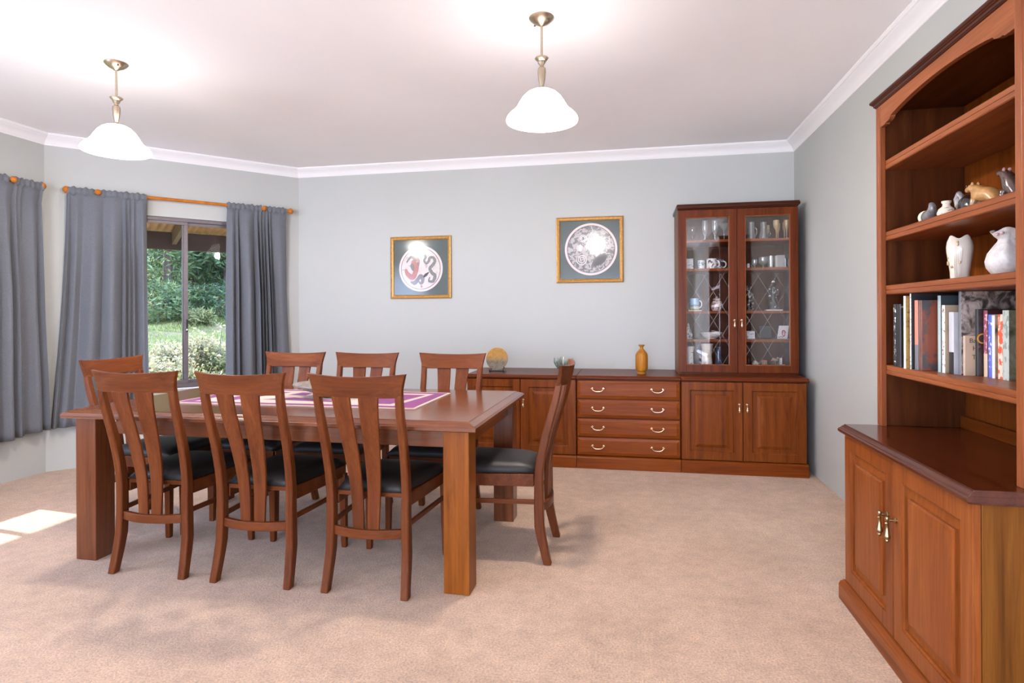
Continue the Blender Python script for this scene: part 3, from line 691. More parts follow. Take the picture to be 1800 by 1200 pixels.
# fourth shelf
def clown():
    m = MB(); m.lathe([(.032, 0), (.030, .01), (.024, .04), (.022, .07), (.012, .085), (.006, .12), (.002, .128)], seg=16); m.blob((.018, -.01, .03), (.014, .012, .02)); m.blob((.0, 0, .09), (.011, .011, .012)); m.tube([(.0, 0, .07), (.022, 0, .06), (.026, -.004, .038)], [.007, .006, .004], 8)
    one('figurine', m, m_print('blue_white_porcelain', (.62, .63, .62), (.10, .12, .15), 44, .54), 'white and grey porcelain figurine, left end of the bowl shelf', 'figurine', (.478, 5.09, Z1), smooth=60)
clown()
one('china_bowl', MB().lathe([(.038, 0), (.040, .006), (.046, .008), (.066, .022), (.082, .044), (.088, .050), (.085, .051), (.062, .026), (.03, .012)], seg=36), m_print('floral_china', (.76, .73, .68), (.42, .34, .28), 55, .62), 'wide shallow cream china bowl with floral pattern', 'bowl', (.660, 5.115, Z1), smooth=50)
one('greeting_card', card(.062, .062, .1), M_TEXTCARD, 'small white printed card by the middle door stile', 'card', (.964, 5.10, Z1), smooth=None)
one('photo_frame', card(.086, .10, .25, .008), plain('dark_frame', (.035, .035, .04), .35), 'dark leaning photo frame between the two white cards', 'photo frame', (1.092, 5.16, Z1), smooth=None)
cc = thing('greeting_card', 'white card with red curling motif, leaning at the right', 'card', (1.212, 5.11, Z1), 0)
cb = MB().add([(-.048, 0, 0), (.030, 0, 0), (.050, .03, .105), (-.026, .03, .105), (-.048, .004, 0), (.030, .004, 0), (.050, .034, .105), (-.026, .034, .105)], [(0, 1, 2, 3), (7, 6, 5, 4), (0, 4, 5, 1), (1, 5, 6, 2), (2, 6, 7, 3), (3, 7, 4, 0)]); build('card', cb, M_WHITE, cc)
sw = MB(); pts = [(.004+.016*cos(a)*(1-a/14), .012+(.045+.024*sin(a))*.28-.012-.0035, .045+.024*sin(a)) for a in [i*.5 for i in range(20)]]; sw.tube(pts, .0022, 6); sw.tube([(-.035, .0, .012), (-.02, .002, .02), (-.005, .004, .014), (.01, .006, .03)], .002, 6)
build('red_motif', sw, plain('red_ink', (.45, .02, .04), .5), cc, smooth=50)
# bottom of the cabinet
one('vase', MB().lathe([(.030, 0), (.033, .004), (.028, .05), (.027, .11), (.034, .155), (.036, .165), (.033, .165), (.025, .11), (.024, .02)], seg=24), m_print('speckled_vase', (.68, .67, .62), (.12, .13, .12), 30, .60), 'short white vase with dark leaf decoration in the left corner', 'vase', (.490, 5.09, Z0v), smooth=50)
one('vase', MB().lathe([(.047, 0), (.048, .004), (.043, .03), (.039, .08), (.038, .11), (.043, .16), (.050, .187), (.047, .188), (.035, .12), (.036, .02)], seg=28), M_CREAM, 'tall plain white waisted vase in the middle', 'vase', (.624, 5.10, Z0v), smooth=50)
one('vase', MB().lathe([(.026, 0), (.028, .004), (.026, .06), (.022, .11), (.020, .14), (.024, .16), (.021, .16), (.018, .11), (.022, .02)], seg=24), plain('blue_glaze', (.065, .09, .15), .25, coat=.5, var=.3, vs=12), 'dark blue glazed vase right of the white waisted vase', 'vase', (.722, 5.15, Z0v), smooth=50)
ho = MB().box(-.023, .023, -.02, .02, 0, .030).prism([(-.028, .030), (.028, .030), (0, .056)], 'Y', -.023, .023)
one('model_house', ho, m_print('cottage', (.55, .42, .30), (.2, .13, .09), 70, .55), 'tiny brown ceramic cottage with pitched roof', 'ornament', (.995, 5.10, Z0v), smooth=None, bevel=.001)
one('cup', MB().lathe([(.020, 0), (.021, .003), (.021, .056), (.018, .056), (.018, .004)], seg=20), plain('terracotta', (.42, .21, .12), .6), 'small terracotta cup beside the tiny cottage', 'cup', (1.063, 5.09, Z0v))
bd = MB(); bd.tube([(0, 0, 0), (.004, 0, .03), (0, 0, .05)], [.003, .002, .003], 8); bd.blob((-.002, 0, .062), (.024, .012, .011), mat=Matrix.Rotation(.3, 3, 'Y')); bd.blob((.018, 0, .074), (.009, .008, .008)); bd.tube([(-.02, 0, .062), (-.032, 0, .05)], [.006, .002], 6); bd.lathe([(.012, 0), (.010, .004)], seg=12)
one('bird_figurine', bd, plain('tan_bird', (.40, .25, .17), .5, var=.3), 'little tan bird figurine perched on a thin stem', 'figurine', (1.147, 5.10, Z0v), smooth=60)
stp = MB().box(-.019, -.002, -.012, .012, 0, .075).box(-.002, .019, -.012, .012, 0, .024)
one('domino_stack', stp, m_print('domino', (.75, .74, .72), (.08, .08, .08), 95, .62), 'white spotted L-shaped block ornament in the right corner', 'ornament', (1.196, 5.09, Z0v), smooth=None, bevel=.001)
one('pine_cone_ornament', MB().lathe([(.012, 0), (.020, .01), (.017, .014), (.021, .024), (.016, .03), (.018, .042), (.011, .05), (.012, .06), (.002, .078)], seg=14), plain('dark_ornament', (.03, .025, .03), .4), 'dark lumpy ornament beside the middle door stile', 'ornament', (.948, 5.12, Z0v), smooth=40)

# ------------------------------------------------------------------ ornaments on the sideboard
def plate_stand():
    P = thing('decorative_plate', 'round gold plate painted with a grey ship, on a black stand', 'plate', (-1.098, 4.965, .7335+.012), 0)
    mb = MB(); mb.lathe([(.002, .0), (.055, .0), (.075, .006), (.094, .012), (.095, .014), (.092, .015), (.074, .010), (.055, .005), (.002, .005)], seg=40)
    m, n, l, b = nt('painted_plate'); setp(b, rough=.45, spec=.3); t = coord(n, l, (1, 1, 1)); f = noise(n, l, t, 22, 6, .7, 1.5)
    s = n.new('ShaderNodeSeparateXYZ'); tt = n.new('ShaderNodeTexCoord'); l.new(tt.outputs['Object'], s.inputs[0])
    mr = n.new('ShaderNodeMapRange'); mr.inputs[1].default_value = .02; mr.inputs[2].default_value = -.03; l.new(s.outputs['Y'], mr.inputs[0])
    gold = ramp(n, l, f, [(.35, (.30, .14, .02)), (.65, (.46, .25, .045))]); grey = ramp(n, l, f, [(.36, (.30, .09, .04)), (.44, (.07, .08, .06)), (.54, (.19, .18, .13)), (.62, (.11, .04, .02)), (.7, (.36, .24, .08))])
    l.new(mixc(n, l, mr.outputs[0], gold, grey), b.inputs['Base Color'])
    o = build('plate_disc', mb, m, P, smooth=50); o.rotation_euler = (radians(78), 0, 0); o.location = (0, -.006, .098)
    s2 = thing('plate_stand', 'small black easel stand holding the gold plate', 'stand', (-1.098, 4.965, .7335), 0)
    st = MB()
    for sg in (-1, 1):
        st.tube([(sg*.062, .045, .003), (sg*.060, -.012, .004), (sg*.060, -.040, .005), (sg*.058, -.046, .018), (sg*.056, -.042, .030)], [.004, .004, .005, .004, .003], 8)
        st.tube([(sg*.060, .0, .004), (sg*.05, .018, .06), (sg*.03, .032, .11)], [.004, .004, .003], 8)
    st.tube([(-.06, .02, .005), (.06, .02, .005)], .004, 8)
    build('easel', st, M_BLACK, s2, smooth=50)
plate_stand()
def coral_bowl():
    T = thing('openwork_bowl', 'pierced silver-green leaf bowl behind the end chair', 'bowl', (-.535, 4.99, .7335))
    build('base', MB().lathe([(.030, 0), (.032, .004), (.02, .008), (.03, .018), (.052, .034), (.049, .036), (.02, .014)], seg=24), plain('patina', (.30, .33, .29), .35, metal=.7), T, smooth=50)
    m = MB(); rnd = random.Random(3)
    for k in range(46):
        a = 2*pi*k/46+rnd.uniform(-.05, .05); h = rnd.uniform(.085, .128); r1 = .082+rnd.uniform(-.006, .008); w = rnd.uniform(-.12, .12)
        m.tube([(.050*cos(a), .050*sin(a), .034), (.070*cos(a+w*.5), .070*sin(a+w*.5), .06), (r1*cos(a+w), r1*sin(a+w), h*.85), ((r1+.002)*cos(a+w*1.6), (r1+.002)*sin(a+w*1.6), h)], [.0035, .0045, .005, .0012], 6)
    build('leaf_rim', m, plain('patina_leaves', (.26, .30, .27), .35, metal=.6, var=.5, vs=60), T, smooth=50)
coral_bowl()
one('orb_ornament', MB().blob((0, 0, .034), (.034, .034, .034), 22, 14), M_WHITE, 'smooth white sphere in front of the pierced bowl', 'ornament', (-.505, 4.87, .7335), smooth=60)
one('wooden_vase', MB().lathe([(.036, 0), (.037, .005), (.032, .011), (.033, .018), (.044, .028), (.050, .045), (.0505, .10), (.050, .150), (.045, .166), (.030, .186), (.017, .200), (.013, .212), (.0145, .218), (.026, .232), (.026, .236), (.015, .233), (.008, .20)], seg=12), 'turned', 'faceted golden olive-wood bottle vase on the sideboard', 'vase', (.100, 4.965, .7335), rz=.1, smooth=25)

# ------------------------------------------------------------------ pictures
def smooth_path(P, W, k=5):
    out, ww = [], []
    n = len(P)
    for i in range(n-1):
        p0, p1, p2, p3 = P[max(i-1, 0)], P[i], P[i+1], P[min(i+2, n-1)]
        for j in range(k):
            t = j/k; q = [.5*((2*p1[a])+(-p0[a]+p2[a])*t+(2*p0[a]-5*p1[a]+4*p2[a]-p3[a])*t*t+(-p0[a]+3*p1[a]-3*p2[a]+p3[a])*t**3) for a in (0, 1)]
            out.append(q); ww.append(W[i]+(W[i+1]-W[i])*t)
    return out+[list(P[-1])], ww+[W[-1]]
def picture(label, x0, x1, z0, z1, kind):
    w, h = x1-x0, z1-z0; T = thing('framed_picture', label, 'picture', ((x0+x1)/2, 5.373, (z0+z1)/2), 0, None)
    fr = MB(); prof = [(0, 0), (0, .016), (.004, .022), (.010, .024), (.014, .018), (.018, .017), (.024, .021), (.030, .019), (.036, .008), (.036, .004)]
    rs = [[(-w/2+i, -d, -h/2+i), (w/2-i, -d, -h/2+i), (w/2-i, -d, h/2-i), (-w/2+i, -d, h/2-i)] for i, d in prof]
    fr.rings(rs, cap=False); build('frame', fr, M_GOLD, T)
    ww, hh = w/2-.034, h/2-.034
    build('mat_board', MB().box(-ww, ww, -.007, -.003, -hh, hh), plain('slate_mat', (.075, .098, .092), .5, spec=.3, var=.1, vs=4), T)
    R = .215 if kind == 1 else .232; cz = -.012 if kind == 1 else .004; cx = .0 if kind == 1 else .012
    RX = Matrix.Rotation(radians(90), 4, 'X')
    d = MB().lathe([(R, .0), (R, .002), (.001, .002)], seg=64).xf(RX).xf(Matrix.Translation((cx, -.007, cz)))
    disc = build('medallion', d, plain('medallion_border', (.70, .58, .55), .5, var=.03), T)
    def flat(pts, r, y, sc=1.0): return MB().tube([(cx+p[0], y, cz+p[1]) for p in pts], r, 6)
    ring = [( (R-.022)*cos(a*pi/24), (R-.022)*sin(a*pi/24)) for a in range(49)]
    build('medallion_ring', MB().tube([(cx+p[0], -.0092, cz+p[1]) for p in ring], .0028, 6), plain('ring_brown', (.16, .09, .08), .5), disc, smooth=60)
    d2 = MB().lathe([(R-.024, .0), (R-.024, .0012), (.001, .0012)], seg=64).xf(RX).xf(Matrix.Translation((cx, -.009, cz)))
    if kind == 1:
        field = m_print('pale_field', (.58, .53, .51), (.40, .34, .34), 26, .60)
    else:
        field = m_print('busy_field', (.40, .365, .35), (.11, .105, .11), 30, .50)
    build('medallion_field', d2, field, disc)
    def snake(seed, c, r0, r1, wob, n=30, a0=0, a1=4.5):
        pts = []
        for i in range(n):
            k = i/(n-1); a = a0+(a1-a0)*k; r = r0+(r1-r0)*k+wob*sin(a*3.1+seed); pts.append((c[0]+r*cos(a), c[1]+r*sin(a)))
        return pts
    if kind == 1:
        M_G = plain('drawn_grey', (.19, .18, .175), .5, var=.35, vs=80); M_R = plain('drawn_rose', (.42, .17, .15), .5, var=.3, vs=60); M_D = plain('drawn_dark', (.05, .03, .035), .5)
        def sn(name, P, W, M):
            P, W = smooth_path(P, W); build(name, MB().tube([(cx+x, -.0105, cz+z) for x, z in P], W, 8, flat=.15), M, disc, smooth=60)
        sn('serpent', [(.0, .155), (.03, .135), (.05, .11), (.035, .075), (.055, .05), (.08, .07), (.09, .10), (.125, .10), (.14, .065), (.115, .03), (.09, .0), (.11, -.04), (.14, -.07), (.12, -.12), (.08, -.115), (.09, -.08)], [.009, .012, .011, .010, .012, .013, .013, .013, .014, .015, .015, .016, .016, .014, .010, .005], M_G)
        sn('serpent', [(-.14, .06), (-.10, .11), (-.065, .10), (-.06, .06), (-.085, .03), (-.06, -.01), (-.03, .03), (-.02, .08), (-.035, .115)], [.006, .012, .016, .016, .018, .018, .014, .010, .004], M_G)
        sn('flame_cloud', [(-.09, .07), (-.06, .05), (-.045, .01), (-.055, -.04), (-.08, -.08), (-.13, -.05), (-.15, .0)], [.012, .024, .026, .022, .026, .022, .010], M_R)
        sn('flame_cloud', [(-.02, .14), (-.035, .10), (-.02, .06), (-.03, .03)], [.006, .014, .012, .004], M_R)
        sn('serpent', [(-.10, -.12), (-.06, -.135), (-.03, -.10), (.0, -.07), (.02, -.10), (.005, -.14), (-.02, -.12)], [.010, .018, .018, .020, .018, .012, .005], M_G)
        sn('serpent', [(.02, -.085), (.05, -.06), (.08, -.035)], [.006, .014, .003], M_D)
        sn('red_seal', [(.0, -.168), (.006, -.160), (.012, -.168), (.006, -.176), (.0, -.168)], [.004]*5, plain('seal_red', (.5, .03, .02), .5))
    else:
        M_L = plain('engraved_light', (.60, .56, .54), .5); M_D = plain('engraved_dark', (.085, .09, .09), .5)
        def sn(name, P, W, M):
            P, W = smooth_path(P, W, 3); build(name, MB().tube([(cx+x, -.0105, cz+z) for x, z in P], W, 6, flat=.15), M, disc, smooth=60)
        sn('dark_pool', [(.02, -.14), (.06, -.11), (.10, -.08), (.13, -.05)], [.02, .042, .045, .02], M_D)
        sn('dark_pool', [(.07, .02), (.10, .01), (.13, .03)], [.02, .03, .01], plain('engraved_mid', (.16, .13, .14), .5))
        for k, (c0, r, n) in enumerate((((-.10, .01), .030, 24), ((-.02, .03), .026, 24), ((.03, .10), .05, 26), ((-.08, -.09), .05, 26), ((-.07, .10), .035, 24), ((.05, -.01), .03, 24))):
            sn('scroll', [(c0[0]+r*(1-.03*i)*cos(i*.55+k), c0[1]+r*(1-.03*i)*sin(i*.55+k)) for i in range(n)], [.0045]*n, M_L)
        sn('mask', [(-.095, .045), (-.095, .02), (-.093, -.005), (-.09, -.02)], [.006, .017, .016, .006], M_L)
        sn('mask', [(-.104, .022), (-.100, .022)], [.003, .003], M_D); sn('mask', [(-.090, .022), (-.086, .022)], [.003, .003], M_D)
    build('picture_glass', MB().box(-ww, ww, -.0155, -.0145, -hh, hh), M_PICGLASS, T)
picture('gold-framed round print with rose and grey serpents, nearer the window', -2.221, -1.622, 1.374, 1.960, 1)
picture('gold-framed round print of pale scrolls on slate, nearer the display cabinet', -.639, -.044, 1.500, 2.086, 2)

# ------------------------------------------------------------------ pendant lamps
def pendant(label, x, y):
    T = thing('pendant_lamp', label, 'pendant lamp', (x, y, ZC), 0, 'pendant lamps on the ceiling')
    build('ceiling_rose', MB().lathe([(.060, 0), (.061, -.003), (.056, -.010), (.040, -.024), (.020, -.034), (.011, -.040), (.006, -.043)], seg=32), M_NICKEL, T, smooth=50)
    sc = MB()
    for a in (-.6, -.6+pi): sc.blob((.045*cos(a), .045*sin(a), -.024), (.005, .005, .004), 8, 6)
    build('screw', sc, plain('dark_screw', (.12, .11, .1), .4, metal=1), T, smooth=50)
    build('rod', MB().lathe([(.0058, -.04), (.0058, -.196)], seg=14), M_NICKEL, T, smooth=50)
    build('stem', MB().lathe([(.006, -.186), (.014, -.189), (.033, -.194), (.034, -.198), (.027, -.207), (.018, -.213), (.020, -.217), (.016, -.224), (.010, -.232), (.011, -.238), (.019, -.246), (.0205, -.262), (.017, -.300), (.011, -.328), (.010, -.334), (.014, -.338), (.014, -.344), (.030, -.350), (.034, -.354)], seg=8), M_NICKEL, T, smooth=30)
    prof = [(.030, -.352), (.052, -.356), (.074, -.368), (.094, -.388), (.110, -.412), (.122, -.434), (.136, -.452), (.156, -.468), (.170, -.484), (.174, -.496), (.172, -.503), (.168, -.502), (.166, -.492), (.150, -.473), (.130, -.456), (.117, -.436), (.104, -.412), (.088, -.391), (.070, -.373), (.045, -.360)]
    s = build('glass_shade', MB().lathe(prof, seg=56, cap=False), M_SHADE, T, smooth=70)
    build('bulb', MB().blob((0, 0, -.435), (.034, .034, .044), 16, 10).lathe([(.016, -.36), (.018, -.40)], seg=12), M_BULB, T, smooth=70)
    ld = bpy.data.lights.new('lamp_light', 'POINT'); ld.energy = PENDANT_W; ld.color = PENDANT_C; ld.shadow_soft_size = .06
    lo = bpy.data.objects.new('lamp_light', ld); COL.objects.link(lo); lo.location = (x, y, ZC-.53)
pendant('pendant lamp with white bell glass shade, in front of the plain back wall', -.408, 2.87)
pendant('pendant lamp with white bell glass shade, close to the bay window', -2.847, 2.90)

# ------------------------------------------------------------------ curtains and rods
def drape_frame(P, Q):
    t, n = seg_frame(P, Q); return t, -n            # second vector points into the room
def rod(label, P, Q, s0, s1, brs, z=2.222, off=.095):
    t, n = drape_frame(P, Q); T = thing('curtain_rod', label, 'curtain rod', ((P+t*(s0+s1)/2+n*off).x, (P+t*(s0+s1)/2+n*off).y, z), 0, 'wooden curtain rods in the bay')
    O = Vector(T.location)
    def W3(s, o, zz): q = P+t*s+n*o; return Vector((q.x, q.y, zz))-O
    build('pole', MB().tube([W3(s0, off, z), W3(s1, off, z)], .0135, 14), 'rod/Y', T, smooth=50)
    for e, sg in ((s0, -1), (s1, 1)):
        build('finial', MB().tube([W3(e+sg*k, off, z) for k in (0, .006, .010, .016, .024, .034, .046, .056, .062)], [.014, .016, .012, .014, .024, .029, .027, .017, .004], 16), 'rod/Y', T, smooth=50)
    for s in brs:
        br = build('bracket', MB().tube([W3(s, 0.0, z-.004), W3(s, .006, z-.004), W3(s, .010, z-.004), W3(s, off+.012, z-.004)], [.030, .030, .014, .014], 14), 'rod/Y', T, smooth=50)
        build('bracket_knob', MB().tube([W3(s, off+k, z-.002) for k in (.012, .020, .030, .040, .048, .052)], [.016, .021, .024, .021, .012, .003], 14), 'rod/Y', br, smooth=50)
def curtain(label, P, Q, top, bot, zb, brs, seed, folds, z=2.222, off=.095, tie=None):
    """top/bot = (s0, s1) extents, zb = hem heights at both ends"""
    t, n = drape_frame(P, Q); c0 = P+t*(sum(top)/2)+n*off; T = thing('curtain', label, 'curtain', (c0.x, c0.y, z), 0, 'grey curtains in the bay'); O = Vector(T.location)
    rnd = random.Random(seed); NU = folds*14; NV = 34
    ph = [rnd.uniform(-.35, .35) for _ in range(folds+2)]; am = [rnd.uniform(.35, 1.35) for _ in range(folds+2)]
    ws = [rnd.choice((.45, .6, .9, 1.3, 2.3)) for _ in range(folds)]; tot = sum(ws); cum = [0]
    for w in ws: cum.append(cum[-1]+w/tot)
    def wave(u):
        for k in range(folds):
            if u <= cum[k+1] or k == folds-1:
                q = (u-cum[k])/(cum[k+1]-cum[k]); a = am[k]+(am[k+1]-am[k])*q
                return a*max(0, .5-.5*cos(2*pi*q))**.42, sin(2*pi*q)
    def W3(s, o, zz): q = P+t*s+n*o; return tuple(Vector((q.x, q.y, zz))-O)
    m = MB(); vs = []
    ZT = z-.022
    for j in range(NV+1):
        v = j/NV
        for i in range(NU+1):
            u = i/NU; e = v**1.5
            s0 = top[0]+(bot[0]-top[0])*e; s1 = top[1]+(bot[1]-top[1])*e; wv, sk = wave(u)
            s = s0+(s1-s0)*u+sk*.006*(1-.3*v); zz = ZT+((zb[0]+(zb[1]-zb[0])*u)-ZT)*v
            A_ = .018+.078*min(1, v*2.5)+.012*v; o = off-.004+(wv-.45)*A_+.004*sin(9*v+u*7)
            o = max(o, .022)
            if j == 0: o = off+.016+(wv-.5)*.012
            elif j == 1: o = o*.4+.6*(off+.016+(wv-.5)*.016)
            vs.append(W3(s, o, zz))
    fs = [(j*(NU+1)+i, j*(NU+1)+i+1, (j+1)*(NU+1)+i+1, (j+1)*(NU+1)+i) for j in range(NV) for i in range(NU)]
    m.add(vs, fs); build('drape', m, M_CURT, T, smooth=80, solid=.0025)
    # gathered heading round the rod, open at the bracket
    segs = []; s = top[0]
    for b in sorted(brs):
        if top[0] < b < top[1]: segs.append((s, b-.017)); s = b+.017
    segs.append((s, top[1]))
    for a, b in segs:
        h = MB(); rs = []; nn = max(6, int((b-a)/.006))
        for i in range(nn+1):
            s = a+(b-a)*i/nn; r = .0205+.0035*sin(s*160+seed)+.002*sin(s*71)
            ring = []
            for k in range(16):
                an = 2*pi*k/16; rr = r*(1+.10*sin(an*3+s*90)); zz = z+rr*sin(an)*1.25; oo = off+rr*cos(an)
                if sin(an) < -.3 and cos(an) > -.5: zz -= .012
                ring.append(W3(s, oo, zz))
            rs.append(ring)
        h.rings(rs, cap=False); build('heading', h, M_CURT, T, smooth=80)
    # hem band
    return T
rod('wooden curtain rod across the window with the garden view', B, Cc, BL-1.832, BL-.175, (BL-1.617, BL-.343))
rod('wooden curtain rod on the left bay wall, cut by the frame edge', Cc, C2, .135, 1.83, (.340, 1.617))
curtain('long grey curtain to the left of the garden view', B, Cc, (BL-.682, BL-.141), (BL-.700, BL-.035), (.350, .345), (BL-.343,), 5, 8)
curtain('grey curtain to the right of the garden view, by the plain wall', B, Cc, (BL-1.824, BL-1.303), (BL-1.885, BL-1.295), (.355, .352), (BL-1.617,), 11, 9)
curtain('grey curtain on the left bay wall, cut by the frame edge', Cc, C2, (.100, .640), (.045, .665), (.345, .310), (.340,), 23, 8)

# ------------------------------------------------------------------ storage cabinet with bookcase hutch on the right wall
XW = 1.360
def cabinet():
    T = thing('storage_cabinet', 'low two-door timber cupboard against the right wall, under the bookcase', 'cabinet', (1.13, 2.27, 0)); Mo = Matrix.Translation(-Vector(T.location))
    def b(name, mb, mat, par=T, **k): return build(name, mb.xf(Mo), mat, par, **k)
    Y0, Y1 = 1.800, 2.762
    b('body', MB().box(.918, XW, Y0, Y1, .085, .7115), 'side/Z', bevel=.002)
    pl = MB(); prof = [(0, 0), (0, .062), (.003, .068), (.004, .074), (.010, .079), (.014, .085), (.020, .086)]
    pl.rings([[(.878+k, Y0-.026+k, z), (XW, Y0-.026+k, z), (XW, Y1+.026-k, z), (.878+k, Y1+.026-k, z)] for k, z in prof]); b('plinth', pl, 'cupboard/Y', bevel=.0006)
    tp = MB(); prof = [(.018, .7115), (.006, .713), (.000, .719), (.000, .728), (.004, .733), (.008, .7345), (.009, .738), (.015, .744), (.019, .7455), (.0195, .750)]
    tp.rings([[(.872+k, Y0-.022+k*.3, z), (XW, Y0-.022+k*.3, z), (XW, Y1+.010-k, z), (.872+k, Y1+.010-k, z)] for k, z in prof]); b('countertop', tp, 'top/Y', bevel=.0006)
    P = [(0, -.002), (.002, 0), (.060, 0), (.0605, -.004), (.064, -.006), (.067, -.008), (.0675, -.0165), (.070, -.0175), (.098, -.0150), (.101, -.0145), (.1015, -.006), (.105, -.0045), (.109, -.0015), (.114, -.0005), (.115, -.0002)]
    for y0, y1, hy in ((Y0, 2.289, 2.312-.0), (2.293, Y1, 2.375)):
        mb = MB().panel((.896, y1, .089), (0, -1, 0), (0, 0, 1), (-1, 0, 0), y1-y0, .618, P, .020)
        d = b('door', mb, 'cupboard/Z', bevel=.0006)
    dl = [o for o in T.children if o.name.startswith('door')]
    for d, hy in zip(dl, (2.262, 2.325)): pendant_pull(d, .896, hy, .508, (-1, 0), 1.3, M_BRASS).data.transform(Mo)
cabinet()
def hutch():
    T = thing('bookcase', 'tall open timber bookcase with arched top on the low cupboard', 'bookcase', (1.19, 2.28, .75)); Mo = Matrix.Translation(-Vector(T.location))
    def b(name, mb, mat, par=T, **k): return build(name, mb.xf(Mo), mat, par, **k)
    Y0, Y1, XF, Z0, Z1 = 1.790, 2.767, 1.025, .750, 2.078
    for ya, yb, yi0, yi1 in ((Y1-.020, Y1, Y1-.042, Y1), (Y0, Y0+.020, Y0, Y0+.056)):
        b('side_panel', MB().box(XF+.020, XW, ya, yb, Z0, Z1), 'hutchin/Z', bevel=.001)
        st = MB(); g = .0025
        st.prism([(XF, yi0), (XF, yi0+(yi1-yi0)*.42-g), (XF+.003, yi0+(yi1-yi0)*.42), (XF, yi0+(yi1-yi0)*.42+g), (XF, yi1), (XF+.020, yi1), (XF+.020, yi0)], 'Z', Z0, Z1)
        b('stile', st, 'hutch/Z', bevel=.0015)
    b('back_panel', MB().box(XW-.014, XW, Y0+.020, Y1-.020, Z0, Z1), 'panel/Z')
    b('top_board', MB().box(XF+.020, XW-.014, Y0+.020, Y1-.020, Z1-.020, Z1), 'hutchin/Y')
    b('back_rail', MB().box(XW-.034, XW-.014, Y0+.020, Y1-.020, Z0, Z0+.048), 'panel/Y', bevel=.001)
    # arched fascia
    ya, yb = Y0+.056, Y1-.042; zt = Z1; L = yb-ya; pts = []
    for k in (0, .045): pts.append((ya+k, 1.986))
    for i in range(7):
        a = i/6*pi/2; pts.append((ya+.045+.004+.050*sin(a)*1.0, 1.990+.016*(1-cos(a))))
    n = 18; c0 = ya+.10; c1 = yb-.10
    for i in range(n+1):
        k = i/n; pts.append((c0+(c1-c0)*k, 2.006+.026*sin(pi*k)**.8))
    for i in range(7):
        a = pi/2-i/6*pi/2; pts.append((yb-.045-.004-.050*sin(a), 1.990+.016*(1-cos(a))))
    for k in (.045, 0): pts.append((yb-k, 1.986))
    bm_ = MB(); N = len(pts)
    for x in (XF+.001, XF+.019):
        bm_.add([(x, y, z) for y, z in pts]+[(x, y, zt) for y, z in pts], [(i, i+1, N+i+1, N+i) for i in range(N-1)])
    bm_.add([(x, y, z) for x in (XF+.001, XF+.019) for y, z in pts], [(i, i+1, N+i+1, N+i) for i in range(N-1)])
    b('arched_fascia', bm_, 'hutch/Y')
    cr = MB(); prof = [(0, Z1-.002), (.003, Z1), (.005, Z1+.003), (.007, Z1+.004), (.008, Z1+.011), (.012, Z1+.014), (.013, Z1+.016), (.017, Z1+.019), (.019, Z1+.023), (.019, Z1+.029), (.016, Z1+.030)]
    cr.rings([[(XF-k, Y0-k, z), (XW, Y0-k, z), (XW, Y1+k, z), (XF-k, Y1+k, z)] for k, z in prof]); b('cornice', cr, 'dark/Y', bevel=.0005)
    for z1 in (1.849, 1.554, 1.332, 1.003):
        z0 = z1-.038; xf = XF+.020; s = MB()
        s.prism([(XW-.014, z0), (xf+.003, z0), (xf, z0+.003), (xf, z0+.017), (xf+.002, z0+.0185), (xf, z0+.020), (xf, z1-.003), (xf+.003, z1), (XW-.014, z1)], 'Y', Y0+.022, Y1-.022)
        b('shelf', s, 'hutch/Y')
hutch()

# books -----------------------------------------------------------------
def spine_mat(name, col, ink, band=None, scale=150, thr=.56):
    m, n, l, b = nt(name); setp(b, rough=.4, coat=.2)
    v = coord(n, l, (1, 1, .55)); f = noise(n, l, v, scale, 2, .5); c = ramp(n, l, f, [(thr-.02, col), (thr+.02, ink)])
    if band:
        t = n.new('ShaderNodeTexCoord'); s = n.new('ShaderNodeSeparateXYZ'); l.new(t.outputs['Object'], s.inputs[0]); g = n.new('ShaderNodeMath'); g.operation = 'LESS_THAN'; g.inputs[1].default_value = band[0]; l.new(s.outputs['Z'], g.inputs[0])
        c = mixc(n, l, g.outputs[0], c, band[1])
    l.new(c, b.inputs['Base Color']); return m
def cover_mat(name, stops, scale=8, dist=1.0):
    m, n, l, b = nt(name); setp(b, rough=.32, coat=.3); v = coord(n, l, (1, 1, 1)); f = noise(n, l, v, scale, 6, .62, dist); l.new(ramp(n, l, f, stops), b.inputs['Base Color']); return m
BZ = 1.0035
def book(lab, y0, y1, x0, depth, h, spine, cover, rz=0, z=BZ, texts=()):
    """spine towards the room (-x); y0 nearer the camera"""
    T = thing('book', lab, 'book', (x0, (y0+y1)/2, z), rz, 'books on the bookcase shelf'); w = (y1-y0)/2
    c = MB(); t = .0018
    c.box(0, depth, -w, -w+t, 0, h); c.box(0, depth, w-t, w, 0, h); build('cover', c, cover, T, bevel=.0005)
    build('spine', MB().rings([[(x, y, zz) for x, y in ((-.0002, -w), (-.003, -w*.55), (-.0035, 0), (-.003, w*.55), (-.0002, w), (.0015, w-t), (.0015, -w+t))] for zz in (0, h)]), spine, T)
    build('pages', MB().box(.0016, depth-.003, -w+t, w-t, .003, h-.003), M_PAGES, T)
    for txt, tx, tz, size, mat in texts:
        cu = bpy.data.curves.new('title', 'FONT'); cu.body = txt; cu.size = size; cu.extrude = .0002
        o = bpy.data.objects.new('title', cu); COL.objects.link(o)
        me = bpy.data.meshes.new_from_object(o.evaluated_get(bpy.context.evaluated_depsgraph_get())); bpy.data.objects.remove(o); bpy.data.curves.remove(cu)
        me.materials.clear(); me.materials.append(mat); q = bpy.data.objects.new('title', me); COL.objects.link(q); q.parent = T
        q.location = (tx, -w-.0004, tz); q.rotation_euler = (pi/2, 0, 0)
    return T
